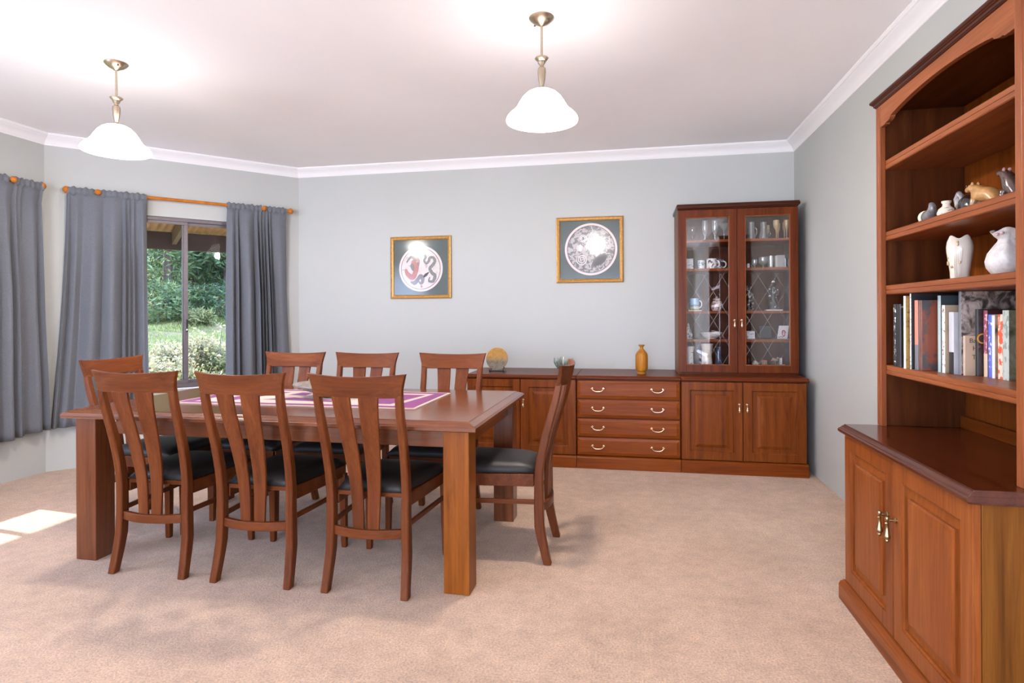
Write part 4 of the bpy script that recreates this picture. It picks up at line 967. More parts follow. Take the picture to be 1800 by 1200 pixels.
K_BLACK = plain('black_cover', (.015, .015, .016), .35); K_GREY = plain('grey_cover', (.16, .16, .165), .4); K_WHITE = plain('white_cover', (.74, .72, .68), .4); K_INK = plain('brown_ink', (.05, .025, .015), .5)
book('thin black book with white spine lettering, nearest the far end', 2.652, 2.672, 1.052, .22, .250, spine_mat('s_black', (.012, .012, .013), (.7, .7, .66), None, 180, .60), K_BLACK)
book('plain black book with a grey line on its spine', 2.631, 2.650, 1.054, .22, .250, K_BLACK, K_BLACK)
book('black book with a gold mark on its cover', 2.614, 2.629, 1.0545, .20, .250, K_BLACK, cover_mat('c_blackgold', [(.30, (.5, .38, .2)), (.34, (.012, .012, .012)), (.7, (.02, .02, .02))], 6))
book('tall white-spined book with a mottled brown and gold cover', 2.553, 2.568, 1.047, .24, .280, K_WHITE, cover_mat('c_gold', [(.30, (.03, .02, .01)), (.42, (.30, .16, .04)), (.55, (.42, .25, .07)), (.68, (.10, .06, .02))], 40, .3))
book('tall thin silver-spined book beside the mottled gold one', 2.530, 2.536, 1.0565, .24, .288, cover_mat('s_silver', [(.4, (.22, .22, .22)), (.56, (.68, .7, .7))], 90), K_BLACK)
book('book with pink-topped grey spine', 2.498, 2.524, 1.066, .22, .262, spine_mat('s_pink', (.62, .22, .15), (.58, .20, .13), (.095, (.15, .15, .155))), K_GREY)
book('large rust-red book with dark grey shapes on its cover', 2.474, 2.495, 1.0685, .25, .261, cover_mat('s_rust', [(.4, (.10, .035, .02)), (.6, (.24, .085, .055))], 5), cover_mat('c_rust', [(.36, (.055, .052, .055)), (.47, (.07, .06, .06)), (.50, (.22, .062, .035)), (.72, (.31, .095, .055))], 5.5, .2))
book('pale teal book with dark slate cover', 2.418, 2.438, 1.106, .22, .277, spine_mat('s_teal', (.36, .47, .45), (.08, .1, .1), None, 210, .70), plain('slate_cover', (.032, .045, .050), .35))
book('cream book with white patterned spine and olive-brown cover', 2.385, 2.405, 1.104, .20, .242, spine_mat('s_cream', (.72, .67, .60), (.30, .12, .08), None, 130, .58), cover_mat('c_tan', [(.3, (.30, .23, .15)), (.7, (.42, .33, .23))], 9))
book('pale grey book with black lower spine', 2.340, 2.372, 1.1105, .20, .217, spine_mat('s_palegrey', (.52, .52, .55), (.5, .5, .53), (.077, (.02, .018, .018))), cover_mat('c_palegrey', [(.3, (.34, .33, .33)), (.7, (.50, .50, .53))], 3))
M_PHOTO = cover_mat('c_photo', [(.30, (.02, .017, .016)), (.44, (.07, .055, .05)), (.52, (.30, .24, .20)), (.62, (.48, .40, .35)), (.72, (.20, .16, .14))], 17, 1.5)
book('tall picture book with a sepia photograph of people', 2.318, 2.331, 1.123, .205, .288, K_GREY, M_PHOTO)
book('short tan paperback with brown handwritten title', 2.299, 2.308, 1.1255, .13, .136, plain('tan_spine', (.52, .40, .29), .5), plain('tan_cover', (.50, .37, .25), .5, var=.10, vs=14), texts=(('Bal', .012, .112, .022, K_INK), ('H', .022, .086, .022, K_INK), ('To', .020, .056, .022, K_INK)))
M_OCH = plain('ochre_ink', (.62, .28, .03), .5)
book('dark book with a large ochre letter O', 2.284, 2.297, 1.157, .17, .226, K_BLACK, cover_mat('c_dark', [(.34, (.20, .05, .05)), (.40, (.02, .016, .016)), (.62, (.05, .04, .038)), (.7, (.28, .24, .2))], 14), texts=(('O', -.006, .110, .050, M_OCH),))
book('magenta-spined book with cream foot and white lettering', 2.258, 2.279, 1.1715, .16, .222, spine_mat('s_magenta', (.26, .045, .085), (.62, .42, .45), (.078, (.62, .47, .34)), 170, .57), plain('maroon_cover', (.06, .015, .02), .4))
book('bright blue paperback with white lettering', 2.232, 2.253, 1.1715, .15, .208, spine_mat('s_blue', (.09, .14, .52), (.72, .72, .74), None, 110, .585), K_WHITE)
book('white paperback between the blue and the red books', 2.214, 2.228, 1.170, .15, .205, K_WHITE, cover_mat('c_land', [(.35, (.06, .065, .04)), (.5, (.36, .26, .16)), (.65, (.55, .45, .33))], 9))
book('white paperback with bold red and orange lettering', 2.184, 2.209, 1.176, .14, .209, spine_mat('s_red', (.70, .62, .50), (.68, .09, .03), None, 70, .50), plain('red_cover', (.5, .07, .03), .4))
book('thick pale green book with a landscape cover, nearest the camera', 2.146, 2.178, 1.173, .16, .222, spine_mat('s_green', (.50, .56, .52), (.26, .32, .29), None, 60, .55), cover_mat('c_green', [(.32, (.05, .06, .035)), (.47, (.16, .17, .10)), (.58, (.30, .28, .20)), (.7, (.36, .37, .36))], 9))

# vases and animals on the upper shelves ---------------------------------
def sq_vase():
    T = thing('porcelain_vase', 'ivory porcelain vase with relief flowers and a wavy rim', 'vase', (1.150, 2.380, 1.3325), .3)
    prof = [(.029, 0), (.030, .004), (.031, .03), (.036, .065), (.041, .10), (.042, .118), (.039, .138), (.032, .152)]
    m = MB(); rs = []
    for r, z in prof+[(r-.003, z) for r, z in reversed(prof)]:
        ring = []
        for i in range(32):
            a = 2*pi*i/32; k = 1+.10*abs(cos(2*a))**3; zz = z+(.006*cos(4*a) if z > .148 else 0); ring.append((r*k*cos(a), r*k*sin(a)*.9, zz))
        rs.append(ring)
    m.rings(rs); build('body', m, M_CREAM, T, smooth=50)
    f = MB(); rr = random.Random(4)
    for k in range(9):
        z = .04+.10*rr.random(); a = pi+rr.uniform(-.3, .9); r = .040; f.blob((r*cos(a), r*sin(a), z), (.004, .004, .005), 8, 6)
    build('relief_flowers', f, plain('flower_gilt', (.50, .38, .20), .4, var=.4), T, smooth=50)
    st = MB()
    for k in range(5):
        a = pi+.35+k*.13; st.tube([(.031*cos(a), .031*sin(a), .01), (.037*cos(a+.02), .037*sin(a+.02), .05), (.0425*cos(a+.12), .0425*sin(a+.12), .085+k*.006)], [.0012, .0016, .001], 6)
    build('relief_leaves', st, M_CREAM, T, smooth=50)
sq_vase()
def bag_vase():
    T = thing('porcelain_vase', 'white basket-textured vase with flared pleated neck, beside the near stile', 'vase', (1.150, 2.105, 1.3325), .2)
    prof = [(.034, 0), (.042, .006), (.055, .026), (.058, .045), (.050, .070), (.036, .092), (.026, .106), (.024, .113), (.034, .124), (.043, .138), (.040, .138), (.022, .116)]
    m = MB(); rs = []
    for r, z in prof:
        rs.append([(r*(1+.05*cos(8*a)*(1 if z > .06 else .3))*cos(a), r*(1+.05*cos(8*a)*(1 if z > .06 else .3))*sin(a), z+(.007*cos(3*a+.6) if z > .12 else 0)) for a in [2*pi*i/48 for i in range(48)]])
    m.rings(rs); build('body', m, plain('white_relief', (.62, .60, .58), .35, var=.16, vs=60, bmp=.9), T, smooth=60)
    f = MB()
    for a, z in ((3.4, .125), (3.7, .128), (3.1, .06), (3.5, .035)): f.blob((.045*cos(a), .045*sin(a), z), (.005, .005, .005), 8, 6)
    build('relief_flowers', f, plain('flower_pink', (.55, .35, .35), .4, var=.4), T, smooth=50)
bag_vase()
SZ2 = 1.5545
def skin_obj(name, chains, mat, parent, sub=2):
    """chains: list of lists of (x,y,z,r); the first chain's first vertex is the root"""
    vs, es, rs = [], [], []; idx = {}
    for ch in chains:
        prev = None
        for (x, y, z, r) in ch:
            key = (round(x, 5), round(y, 5), round(z, 5))
            if key not in idx: idx[key] = len(vs); vs.append((x, y, z)); rs.append(r)
            i = idx[key]
            if prev is not None: es.append((prev, i))
            prev = i
    me = bpy.data.meshes.new(name); me.from_pydata(vs, es, []); o = bpy.data.objects.new(name, me); COL.objects.link(o)
    md = o.modifiers.new('skin', 'SKIN'); md.use_smooth_shade = True
    if not me.skin_vertices: me.skin_vertices.new() if hasattr(me.skin_vertices, 'new') else None
    sv = me.skin_vertices[0].data
    for i, r in enumerate(rs): sv[i].radius = (r, r)
    sv[0].use_root = True
    m2 = o.modifiers.new('sub', 'SUBSURF'); m2.levels = sub; m2.render_levels = sub
    dg = bpy.context.evaluated_depsgraph_get(); me2 = bpy.data.meshes.new_from_object(o.evaluated_get(dg)); bpy.data.objects.remove(o)
    me2.materials.clear(); me2.materials.append(mat); me2.polygons.foreach_set('use_smooth', [True]*len(me2.polygons))
    q = bpy.data.objects.new(name, me2); COL.objects.link(q); q.parent = parent; return q
M_DARKF = plain('dark_glazed', (.075, .062, .062), .22, coat=.5, var=.5, vs=40)
M_TANF = plain('tan_glazed', (.42, .22, .075), .3, coat=.4, var=.35, vs=45)
# creatures face +y (away from the camera, left in the picture) in local +x
def critter(name, label, loc, rz, sc=1.0, cat='figurine'):
    t = thing(name, label, cat, loc, rz); t.scale = (sc, sc, sc); return t
T = critter('duck_figurine', 'grey duck figurine with cream spotted tail, at the far end of the shelf', (1.112, 2.512, SZ2), radians(-100), 1.32)
skin_obj('body', [[(-.030, 0, .018, .016), (-.008, 0, .020, .021), (.016, 0, .022, .019), (.028, 0, .036, .011), (.030, 0, .048, .010), (.020, 0, .052, .008), (.006, 0, .046, .004)]], plain('grey_duck', (.16, .15, .155), .25, coat=.5, var=.5, vs=40), T)
build('tail_feathers', MB().blob((-.036, 0, .022), (.010, .020, .020), 14, 9), m_print('spotted_cream', (.70, .64, .50), (.05, .045, .04), 90, .62), T, smooth=60)
T = thing('small_vase', 'little round cream vase with a narrow neck, between two figurines', 'vase', (1.115, 2.395, SZ2))
build('body', MB().lathe([(.018, 0), (.026, .006), (.029, .020), (.024, .034), (.013, .043), (.011, .052), (.015, .056), (.015, .062), (.009, .063), (.008, .05)], seg=24), m_print('cream_painted', (.66, .56, .46), (.30, .20, .14), 60, .60), T, smooth=60)
T = critter('skunk_figurine', 'glossy black animal figurine with a curled grey tail', (1.135, 2.290, SZ2), radians(90), 1.28)
skin_obj('body', [[(-.040, 0, .020, .016), (-.015, 0, .027, .023), (.012, 0, .030, .023), (.032, 0, .022, .017), (.046, 0, .014, .009)], [(-.015, 0, .027, .023), (-.020, .018, .006, .009)], [(-.015, 0, .027, .023), (-.020, -.018, .006, .009)], [(.012, 0, .030, .023), (.018, .016, .006, .008)], [(.012, 0, .030, .023), (.018, -.016, .006, .008)]], M_BLACK, T)
build('tail', MB().tube([(.036, 0, .018), (.052, 0, .030), (.056, 0, .048), (.046, 0, .060), (.036, 0, .052), (.038, 0, .040)], [.007, .009, .010, .009, .007, .004], 10), plain('grey_tail', (.24, .22, .22), .25, coat=.5, var=.5, vs=60), T, smooth=60)
T = critter('wombat_figurine', 'tan and white long-nosed animal figurine looking up', (1.128, 2.172, SZ2), radians(100), 1.22)
skin_obj('body', [[(-.045, 0, .026, .018), (-.020, 0, .034, .022), (.010, 0, .036, .021), (.030, 0, .046, .016), (.046, 0, .062, .013), (.060, 0, .064, .010), (.074, 0, .056, .006)],
    [(-.045, 0, .026, .018), (-.046, .014, .006, .007)], [(-.045, 0, .026, .018), (-.046, -.014, .006, .007)], [(.030, 0, .046, .016), (.032, .013, .020, .008), (.034, .014, .005, .006)], [(.030, 0, .046, .016), (.032, -.013, .020, .008), (.034, -.014, .005, .006)]], M_TANF, T)
e = MB(); e.blob((.042, .008, .070), (.005, .003, .006), 8, 6); e.blob((.042, -.008, .070), (.005, .003, .006), 8, 6); build('ears', e, M_TANF, T, smooth=60)
e = MB(); e.blob((.058, .009, .068), (.003, .003, .003), 8, 6); e.blob((.058, -.009, .068), (.003, .003, .003), 8, 6); build('eyes', e, M_BLACK, T, smooth=60)
e = MB(); e.blob((.038, 0, .034), (.012, .012, .024), 12, 8); build('white_chest', e, M_CREAM, T, smooth=60)
T = critter('badger_figurine', 'dark brown animal figurine with a white chest patch, by the near stile', (1.150, 2.080, SZ2), radians(100), 1.16)
skin_obj('body', [[(-.035, 0, .022, .018), (-.012, 0, .036, .020), (.008, 0, .054, .018), (.022, 0, .078, .015), (.038, 0, .086, .011), (.052, 0, .084, .007)],
    [(-.035, 0, .022, .018), (-.030, .016, .006, .008)], [(-.035, 0, .022, .018), (-.030, -.016, .006, .008)], [(.008, 0, .054, .018), (.018, .013, .026, .008), (.020, .014, .006, .007)], [(.008, 0, .054, .018), (.018, -.013, .026, .008), (.020, -.014, .006, .007)]], plain('brown_glazed', (.075, .045, .038), .22, coat=.5, var=.5, vs=40), T)
e = MB(); e.blob((.020, .008, .090), (.005, .003, .006), 8, 6); e.blob((.020, -.008, .090), (.006, .004, .006), 8, 6); build('ears', e, plain('pink_ears', (.3, .16, .15), .4), T, smooth=60)
build('chest_patch', MB().blob((.020, 0, .056), (.008, .010, .010), 12, 8), M_WHITE, T, smooth=60)
T = critter('bird_figurine', 'grey and white bird figurine behind the tan animal', (1.225, 2.195, SZ2), radians(100), 1.3)
skin_obj('body', [[(-.030, 0, .038, .016), (-.008, 0, .036, .018), (.018, 0, .028, .012), (.044, 0, .018, .004)], [(-.030, 0, .038, .016), (-.038, 0, .056, .010)]], m_print('grey_white_bird', (.65, .63, .6), (.12, .11, .11), 60, .5), T)
build('feet', MB().lathe([(.012, 0), (.010, .022)], c=(-.012, 0, 0), seg=12), M_DARKF, T, smooth=60)

# ------------------------------------------------------------------ outside
_tb = (B-Cc).normalized(); _nb = Vector((-_tb.y, _tb.x))     # outward from bay_back wall
def bp(s, D, z): q = Cc+_tb*s+_nb*D; return (q.x, q.y, z)
def gz(D):
    return -.10 if D < 1.8 else (-.10+(D-1.8)*.105 if D < 12 else .971+(D-12)*.14)
def garden():
    m = MB(); vs = []; nx, ny = 44, 60; rr = random.Random(2)
    for j in range(ny+1):
        D = -6+52*(j/ny)**1.3
        for i in range(nx+1):
            s = -30+70*i/nx; vs.append(bp(s, D, gz(D)+(.10*sin(s*.9+D*.7)+.07*sin(s*2.3-D*1.9) if D > 4 else 0)-.02))
    fs = [(j*(nx+1)+i, j*(nx+1)+i+1, (j+1)*(nx+1)+i+1, (j+1)*(nx+1)+i) for j in range(ny) for i in range(nx)]
    # keep the ground outside the house
    def inside(p): return p[0] > -4.7 and p[1] < 5.55 and p[0] < 1.6
    fs = [f for f in fs if not all(inside(vs[k]) for k in f)]
    m.add(vs, fs)
    mt, n, l, b = nt('lawn'); setp(b, rough=.9, spec=.1); v = coord(n, l); f = noise(n, l, v, .55, 5, .7, .5); g = noise(n, l, v, 9, 5, .75)
    c = ramp(n, l, f, [(.34, (.06, .085, .020)), (.48, (.13, .155, .040)), (.58, (.24, .21, .11)), (.72, (.30, .235, .15))]); c = mixc(n, l, .7, c, ramp(n, l, g, [(.35, (.45, .5, .4)), (.65, (1.35, 1.3, 1.2))]), 'MULTIPLY'); l.new(c, b.inputs['Base Color']); bump(n, l, b, g, 1, .1)
    o = build('ground', m, mt, None, smooth=60); o['kind'] = 'structure'
garden()
def leafmat(name, a, b_, c_, tr=.25):
    m, n, l, b = nt(name); setp(b, rough=.5, spec=.35); v = coord(n, l); f = noise(n, l, v, 1.7, 4, .7)
    g = n.new('ShaderNodeNewGeometry'); mr = n.new('ShaderNodeMath'); mr.operation = 'MULTIPLY_ADD'; mr.inputs[1].default_value = .45; l.new(g.outputs['Random Per Island'], mr.inputs[0])
    sb = n.new('ShaderNodeMath'); sb.operation = 'SUBTRACT'; sb.inputs[1].default_value = .22; l.new(f, sb.inputs[0]); l.new(sb.outputs[0], mr.inputs[2])
    l.new(ramp(n, l, mr.outputs[0], [(.25, a), (.5, b_), (.75, c_)]), b.inputs['Base Color'])
    td = n.new('ShaderNodeBsdfTranslucent'); td.inputs[0].default_value = (*[min(1, x*1.6) for x in c_], 1); ms = n.new('ShaderNodeMixShader'); ms.inputs[0].default_value = tr
    l.new(b.outputs[0], ms.inputs[1]); l.new(td.outputs[0], ms.inputs[2]); l.new(ms.outputs[0], n['Material Output'].inputs[0]); return m
LF_BLUE = leafmat('gum_leaves', (.028, .060, .030), (.075, .135, .060), (.20, .26, .10))
LF_YEL = leafmat('sunlit_leaves', (.10, .16, .03), (.24, .32, .06), (.45, .48, .12))
LF_DARK = leafmat('dense_leaves', (.014, .034, .018), (.040, .080, .036), (.12, .17, .06))
LF_SAGE = leafmat('sage_leaves', (.085, .09, .04), (.20, .19, .095), (.38, .34, .19))
LF_ROSE = leafmat('rose_leaves', (.05, .07, .02), (.14, .16, .05), (.32, .31, .14))
BARK = plain('bark', (.13, .085, .065), .9, var=.4, vs=14, bmp=1)
def leaves(mb, c, R, n, L, Wd, rr, droop=.5):
    for _ in range(n):
        while True:
            p = Vector((rr.uniform(-1, 1), rr.uniform(-1, 1), rr.uniform(-1, 1)))
            if p.length < 1: break
        k = p.length; p = p.normalized()*(k**.45) if k > 0 else p
        o = Vector(c)+Vector((p.x*R[0], p.y*R[1], p.z*R[2]))
        d = Vector((rr.gauss(0, 1), rr.gauss(0, 1), rr.gauss(0, .6)-droop)).normalized(); w = d.cross(Vector((rr.gauss(0, 1), rr.gauss(0, 1), rr.gauss(0, 1)))).normalized()
        l = L*rr.uniform(.6, 1.3); ww = Wd*rr.uniform(.7, 1.2); nn = d.cross(w)*l*.12
        mb.add([o, o+d*l*.5+w*ww+nn, o+d*l, o+d*l*.5-w*ww+nn], [(0, 1, 2, 3)])
def tree(lab, s, D, h, R, leaf, n, seed, L=.22, Wd=.035, tr=.13, low=None):
    rr = random.Random(seed); x, y, z = bp(s, D, gz(D)-.1); T = thing('tree', lab, 'tree', (x, y, z), 0, 'trees behind the lawn')
    pts = [(0, 0, 0)]; 
    for k in range(1, 6): pts.append((rr.uniform(-.12, .12)*k*.5, rr.uniform(-.12, .12)*k*.5, h*.8*k/5))
    m = MB().tube(pts, [tr*(1-.14*k) for k in range(6)], 8)
    for k in range(5):
        b0 = Vector(pts[2+k % 4]); e = b0+Vector((rr.uniform(-1, 1)*R[0]*.7, rr.uniform(-1, 1)*R[1]*.7, rr.uniform(.3, 1.0)*R[2]*.5)); m.tube([b0, (b0+e)/2+Vector((0, 0, .1)), e], [tr*.4, tr*.28, tr*.12], 6)
    build('trunk', m, BARK, T, smooth=60)
    c = MB(); nb = 9
    for k in range(nb):
        a = rr.uniform(0, 2*pi); q = rr.uniform(.1, .8); cz = (low if low is not None else h*.35)+(h-(low if low is not None else h*.35))*(k+.5)/nb
        leaves(c, (R[0]*q*cos(a), R[1]*q*sin(a), cz), (R[0]*.62, R[1]*.62, R[2]*.36), n//nb, L, Wd, rr)
    build('foliage', c, leaf, T)
# direction of view through the window: further D slides towards larger negative s
def vs_(D, k):      # k 0..1 across the view
    return (.70-.0+ -.0)+(D*.0)+0
VIEW = lambda D, k: (.71+D*.097)*(1-k)+(1.33+D*.199)*k
tree('gum tree with pale bare trunk behind the left window sash', VIEW(15, .22), 15, 6.2, (1.6, 1.4, 2.4), LF_BLUE, 5200, 1, .26, .032, .16, 1.6)
tree('bushy dark tree behind the window mullion', VIEW(17, .55), 17, 6.5, (1.9, 1.5, 2.6), LF_DARK, 4600, 2, .24, .045, .13, .8)
tree('yellow-green sunlit tree behind the right window sash', VIEW(16, .86), 16, 6.0, (1.4, 1.3, 1.9), LF_YEL, 3000, 3, .20, .045, .10, 2.6)
tree('dark dense tree beneath the yellow-green one', VIEW(15.5, 1.02), 15.5, 3.6, (1.9, 1.3, 1.6), LF_BLUE, 4200, 4, .22, .04, .10, .3)
tree('tall dark tree at the left edge of the window view', VIEW(19, -.15), 19, 7.5, (2.2, 1.8, 3.0), LF_DARK, 4400, 5, .26, .045, .15, .5)
tree('tall dark tree furthest back in the window view', VIEW(22, .75), 22, 8.0, (2.8, 2.0, 3.2), LF_DARK, 4600, 6, .30, .05, .15, .3)
tree('dark leafy tree at the back left of the window view', VIEW(22, .15), 22, 8.0, (2.8, 2.0, 3.2), LF_DARK, 4600, 7, .30, .05, .15, .3)
tree('grey-green tree beyond the right edge of the window view', VIEW(17, 1.5), 17, 6.5, (2.0, 1.8, 2.6), LF_BLUE, 4200, 8, .24, .04, .14, .6)
tree('grey-green tree beyond the left edge of the window view', VIEW(13, -.75), 13, 5.8, (1.8, 1.6, 2.4), LF_BLUE, 3600, 9, .24, .04, .14, 1.4)
tree('slim gum tree out on the lawn, out of the sunlit strip', VIEW(12.5, -1.7), 12.5, 4.6, (1.5, 1.3, 1.8), LF_BLUE, 2600, 10, .24, .04, .12, 1.8)
def tree_at(lab, x, y, h, R, leaf, n, seed, **k):
    q = Vector((x, y))-Cc; tree(lab, q.dot(_tb), q.dot(_nb), h, R, leaf, n, seed, **k)
tree_at('dark tree west of the house, nearest the left bay window', -19.5, 3.5, 5.6, (2.0, 2.0, 2.4), LF_BLUE, 3000, 51)
tree_at('broad tree west of the house, south of the left bay window', -21, -2, 5.8, (2.4, 2.4, 2.6), LF_DARK, 3000, 52)
tree_at('tree on the western slope beyond the lawn', -20, 8.5, 6.2, (2.2, 2.2, 2.6), LF_DARK, 3000, 53)
tree_at('slender tree at the far south-west of the lawn', -19, -7, 5.4, (2.2, 2.2, 2.4), LF_BLUE, 2600, 54)
for lab, s, D, R, seed, mt in (('low feathery bush under the gum tree', VIEW(13.5, .12), 13.5, (.9, .7, .55), 31, LF_BLUE), ('round bush beside the window mullion', VIEW(14, .45), 14, (.8, .7, .5), 32, LF_DARK), ('wide low bush at the right edge of the lawn', VIEW(13.6, .95), 13.6, (1.1, .8, .55), 33, LF_DARK), ('bright tussock on the lawn behind the right sash', VIEW(12.6, .62), 12.6, (.35, .3, .16), 34, LF_ROSE)):
    rr = random.Random(seed); x, y, z = bp(s, D, gz(D)); T = thing('bush', lab, 'bush', (x, y, z), 0, 'bushes at the edge of the lawn'); c = MB(); leaves(c, (0, 0, R[2]*.8), R, 1500, .20, .022, rr, -.3); build('foliage', c, mt, T)
    st = MB()
    for k in range(6): a = k*pi/3; st.tube([(0, 0, -.08), (.3*R[0]*cos(a), .3*R[1]*sin(a), R[2])], [.02, .008], 5)
    build('stem', st, BARK, T)
def rose(lab, s, D, h, r, seed, leaf, nl=420, fl=4, flm=None):
    rr = random.Random(seed); x, y, z = bp(s, D, gz(D)-.03); T = thing('rose_bush', lab, 'shrub', (x, y, z), 0, 'shrubs under the window')
    st = MB(); tips = []
    for k in range(11):
        a = rr.uniform(0, 2*pi); q = r*rr.uniform(.2, 1); e = Vector((q*cos(a), q*sin(a), h*rr.uniform(.7, 1.05))); mid = e*.5+Vector((rr.uniform(-.06, .06), rr.uniform(-.06, .06), .04))
        st.tube([(0, 0, 0), mid, e], [.010, .007, .003], 5); tips.append(e)
        for _ in range(2):
            e2 = mid+Vector((rr.uniform(-.2, .2), rr.uniform(-.2, .2), rr.uniform(.05, .3))); st.tube([mid, e2], [.005, .002], 4); tips.append(e2)
    build('stem', st, plain('woody_stem', (.10, .075, .06), .8), T)
    c = MB()
    for e in tips: leaves(c, (e.x, e.y, e.z-.05), (.13, .13, .14), 2*nl//len(tips), .055, .018, rr, -.1)
    leaves(c, (0, 0, h*.5), (r, r, h*.45), nl*3, .055, .018, rr, -.1); build('foliage', c, leaf, T)
    for k in range(fl):
        e = tips[(k*5+2) % len(tips)]; f = MB(); 
        for j in range(7): a = j*2*pi/7; f.blob((e.x+.014*cos(a), e.y+.014*sin(a), e.z+.01), (.016, .016, .014), 7, 5)
        f.blob((e.x, e.y, e.z+.02), (.014, .014, .014), 7, 5); build('flower', f, flm or PINK, T, smooth=60)
PINK = plain('pink_petals', (.72, .30, .28), .6, var=.25, vs=60); PEACH = plain('peach_petals', (.78, .52, .36), .6, var=.2, vs=60)
rose('pale silvery shrub at the left of the window view', VIEW(2.6, .12), 2.6, .72, .36, 41, LF_SAGE, 520, 2, PEACH)
rose('rose bush with peach blooms left of the window mullion', VIEW(2.1, .40), 2.1, .66, .30, 42, LF_ROSE, 460, 5, PEACH)
rose('tall pale-leaved bush right of the window mullion', VIEW(3.0, .66), 3.0, .98, .30, 43, LF_SAGE, 480, 2, PEACH)
rose('rose bush with pink blooms low behind the right sash', VIEW(1.9, .80), 1.9, .62, .32, 44, LF_ROSE, 460, 6)
rose('twiggy rose bush at the right of the window view', VIEW(2.7, .98), 2.7, .80, .34, 45, LF_ROSE, 380, 5, PEACH)
rose('silvery shrub further back on the left', VIEW(4.2, .25), 4.2, .66, .50, 46, LF_SAGE, 600, 3, PEACH)
rose('silvery shrub further back behind the right sash', VIEW(4.4, .85), 4.4, .64, .50, 47, LF_SAGE, 600, 3)
rose('rose bush just under the sill beside the mullion', VIEW(1.35, .52), 1.35, .50, .24, 48, LF_ROSE, 380, 3)
rose('twiggy bush close to the left end of the sill', VIEW(1.5, .10), 1.5, .52, .26, 49, LF_ROSE, 260, 1)
rose('leafy rose bush right under the sill at the right', VIEW(1.3, .85), 1.3, .56, .24, 50, LF_SAGE, 360, 3)
# grass tufts
def grass():
    rr = random.Random(9); m = MB()
    for _ in range(9000):
        D = 4+10.5*rr.random()**.8; k = rr.uniform(-.5, 1.4); s = VIEW(D, k); x, y, z = bp(s, D, gz(D)+.10*sin(s*.9+D*.7)+.07*sin(s*2.3-D*1.9)-.03); h = rr.uniform(.03, .11); a = rr.uniform(0, pi); w = .012; dx, dy = w*cos(a), w*sin(a); lx, ly = rr.uniform(-.04, .04), rr.uniform(-.04, .04)
        m.add([(x-dx, y-dy, z), (x+dx, y+dy, z), (x+lx, y+ly, z+h)], [(0, 1, 2)])
    o = build('grass', m, leafmat('grass_blades', (.08, .12, .025), (.18, .22, .055), (.34, .33, .12)), None); tag(o, 'sunlit green grass of the lawn beyond the window', 'grass', kind='stuff')
grass()
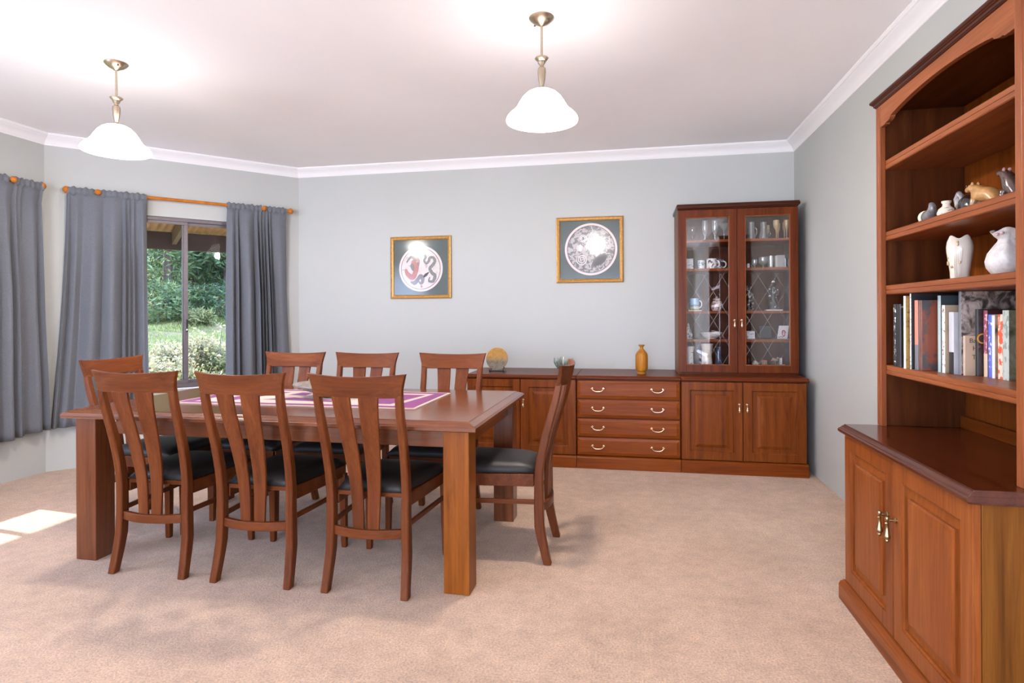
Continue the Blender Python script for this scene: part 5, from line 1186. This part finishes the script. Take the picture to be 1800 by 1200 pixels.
# veranda ----------------------------------------------------------------
def veranda():
    T = thing('veranda_roof', 'brown veranda beam and corrugated roof seen through the window', 'veranda roof', (-5.2, 5.0, 0)); O = Vector(T.location)
    lines = [(A, B, 1.7), (B, Cc, 1.7), (Cc, C2, 1.5), (C2, B2, 1.7)]
    def off(P, Q, d): t, n = seg_frame(P, Q); return P+n*d, t
    def isec(a, ta, b_, tb): 
        den = ta.x*tb.y-ta.y*tb.x; d = b_-a; k = (d.x*tb.y-d.y*tb.x)/den; return a+ta*k
    def ringpts(extra):
        L = [off(P, Q, d+extra) for P, Q, d in lines]; q = [L[0][0]+(-L[0][1])*0]
        q = [L[0][0], isec(*L[0], *L[1]), isec(*L[1], *L[2]), isec(*L[2], *L[3])]; e, t = L[3]; q.append(e+t*3.2); return q
    inn, out = ringpts(-.0225), ringpts(.0225)
    for i in range(4):
        a, b_, c, d = inn[i], inn[i+1], out[i+1], out[i]
        m = MB().add([Vector((p.x, p.y, z))-O for z in (1.965, 2.160) for p in (a, b_, c, d)], [(0, 3, 2, 1), (4, 5, 6, 7), (0, 1, 5, 4), (1, 2, 6, 5), (2, 3, 7, 6), (3, 0, 4, 7)]); build('beam', m, M_BROWNP, T)
    # roof sheets: ribs run down the slope
    for i, (P, Q, d) in enumerate(lines):
        t, n = seg_frame(P, Q); Lw = (Q-P).length; m = MB(); e0, e1 = out[i], out[i+1]
        s0 = min((e0-P).dot(t), 0); s1 = max((e1-P).dot(t), Lw); pit = .076; N = int((s1-s0)/pit*6); vs = []
        for k in range(N+1):
            s = s0+(s1-s0)*k/N; w = .012*sin(2*pi*s/pit)
            lo = max(0.14, 0); 
            # clip to the mitre between neighbouring slopes
            def smax(D): 
                a0 = 0+((e0-P).dot(t))*(D/(d+.0225)); a1 = Lw+((e1-P).dot(t)-Lw)*(D/(d+.0225)); return a0, a1
            Dn = .14
            if s < 0 and i > 0: Dn = max(.14, (d+.0225)*s/((e0-P).dot(t)))
            if s > Lw: Dn = max(.14, (d+.0225)*(s-Lw)/((e1-P).dot(t)-Lw)) if (e1-P).dot(t) > Lw+1e-6 else .14
            for D in (Dn, d+.10):
                q = P+t*s+n*D; vs.append(Vector((q.x, q.y, 2.43-D*.145+w))-O)
        m.add(vs, [(2*k, 2*k+1, 2*k+3, 2*k+2) for k in range(N)]); build('roof_sheet', m, M_ROOF, T, smooth=80)
        if i in (1, 2):
            for s in ((1.11, 2.05, .15) if i == 1 else (.2, 1.0, 1.8)):
                if i == 1: s = Lw-s
                r = MB(); 
                for (Da, Db) in ((.12, d-.03),):
                    vs = []
                    for D in (Da, Db):
                        for ds in (-.022, .022):
                            for dz in (-.165, -.012): q = P+t*(s+ds)+n*D; vs.append(Vector((q.x, q.y, 2.43-D*.145+dz-(.06 if 0 else 0)))-O)
                    r.add(vs, [(0, 1, 3, 2), (4, 6, 7, 5), (0, 4, 5, 1), (2, 3, 7, 6), (0, 2, 6, 4), (1, 5, 7, 3)])
                build('rafter', r, M_RAFTER, T)
    for P_, in (((inn[1]+out[1])/2,), ((inn[2]+out[2])/2,), ((inn[3]+out[3])/2,)):
        build('post', MB().box(P_.x-.045-O.x, P_.x+.045-O.x, P_.y-.045-O.y, P_.y+.045-O.y, -.15, 1.965), M_BROWNP, T)
veranda()
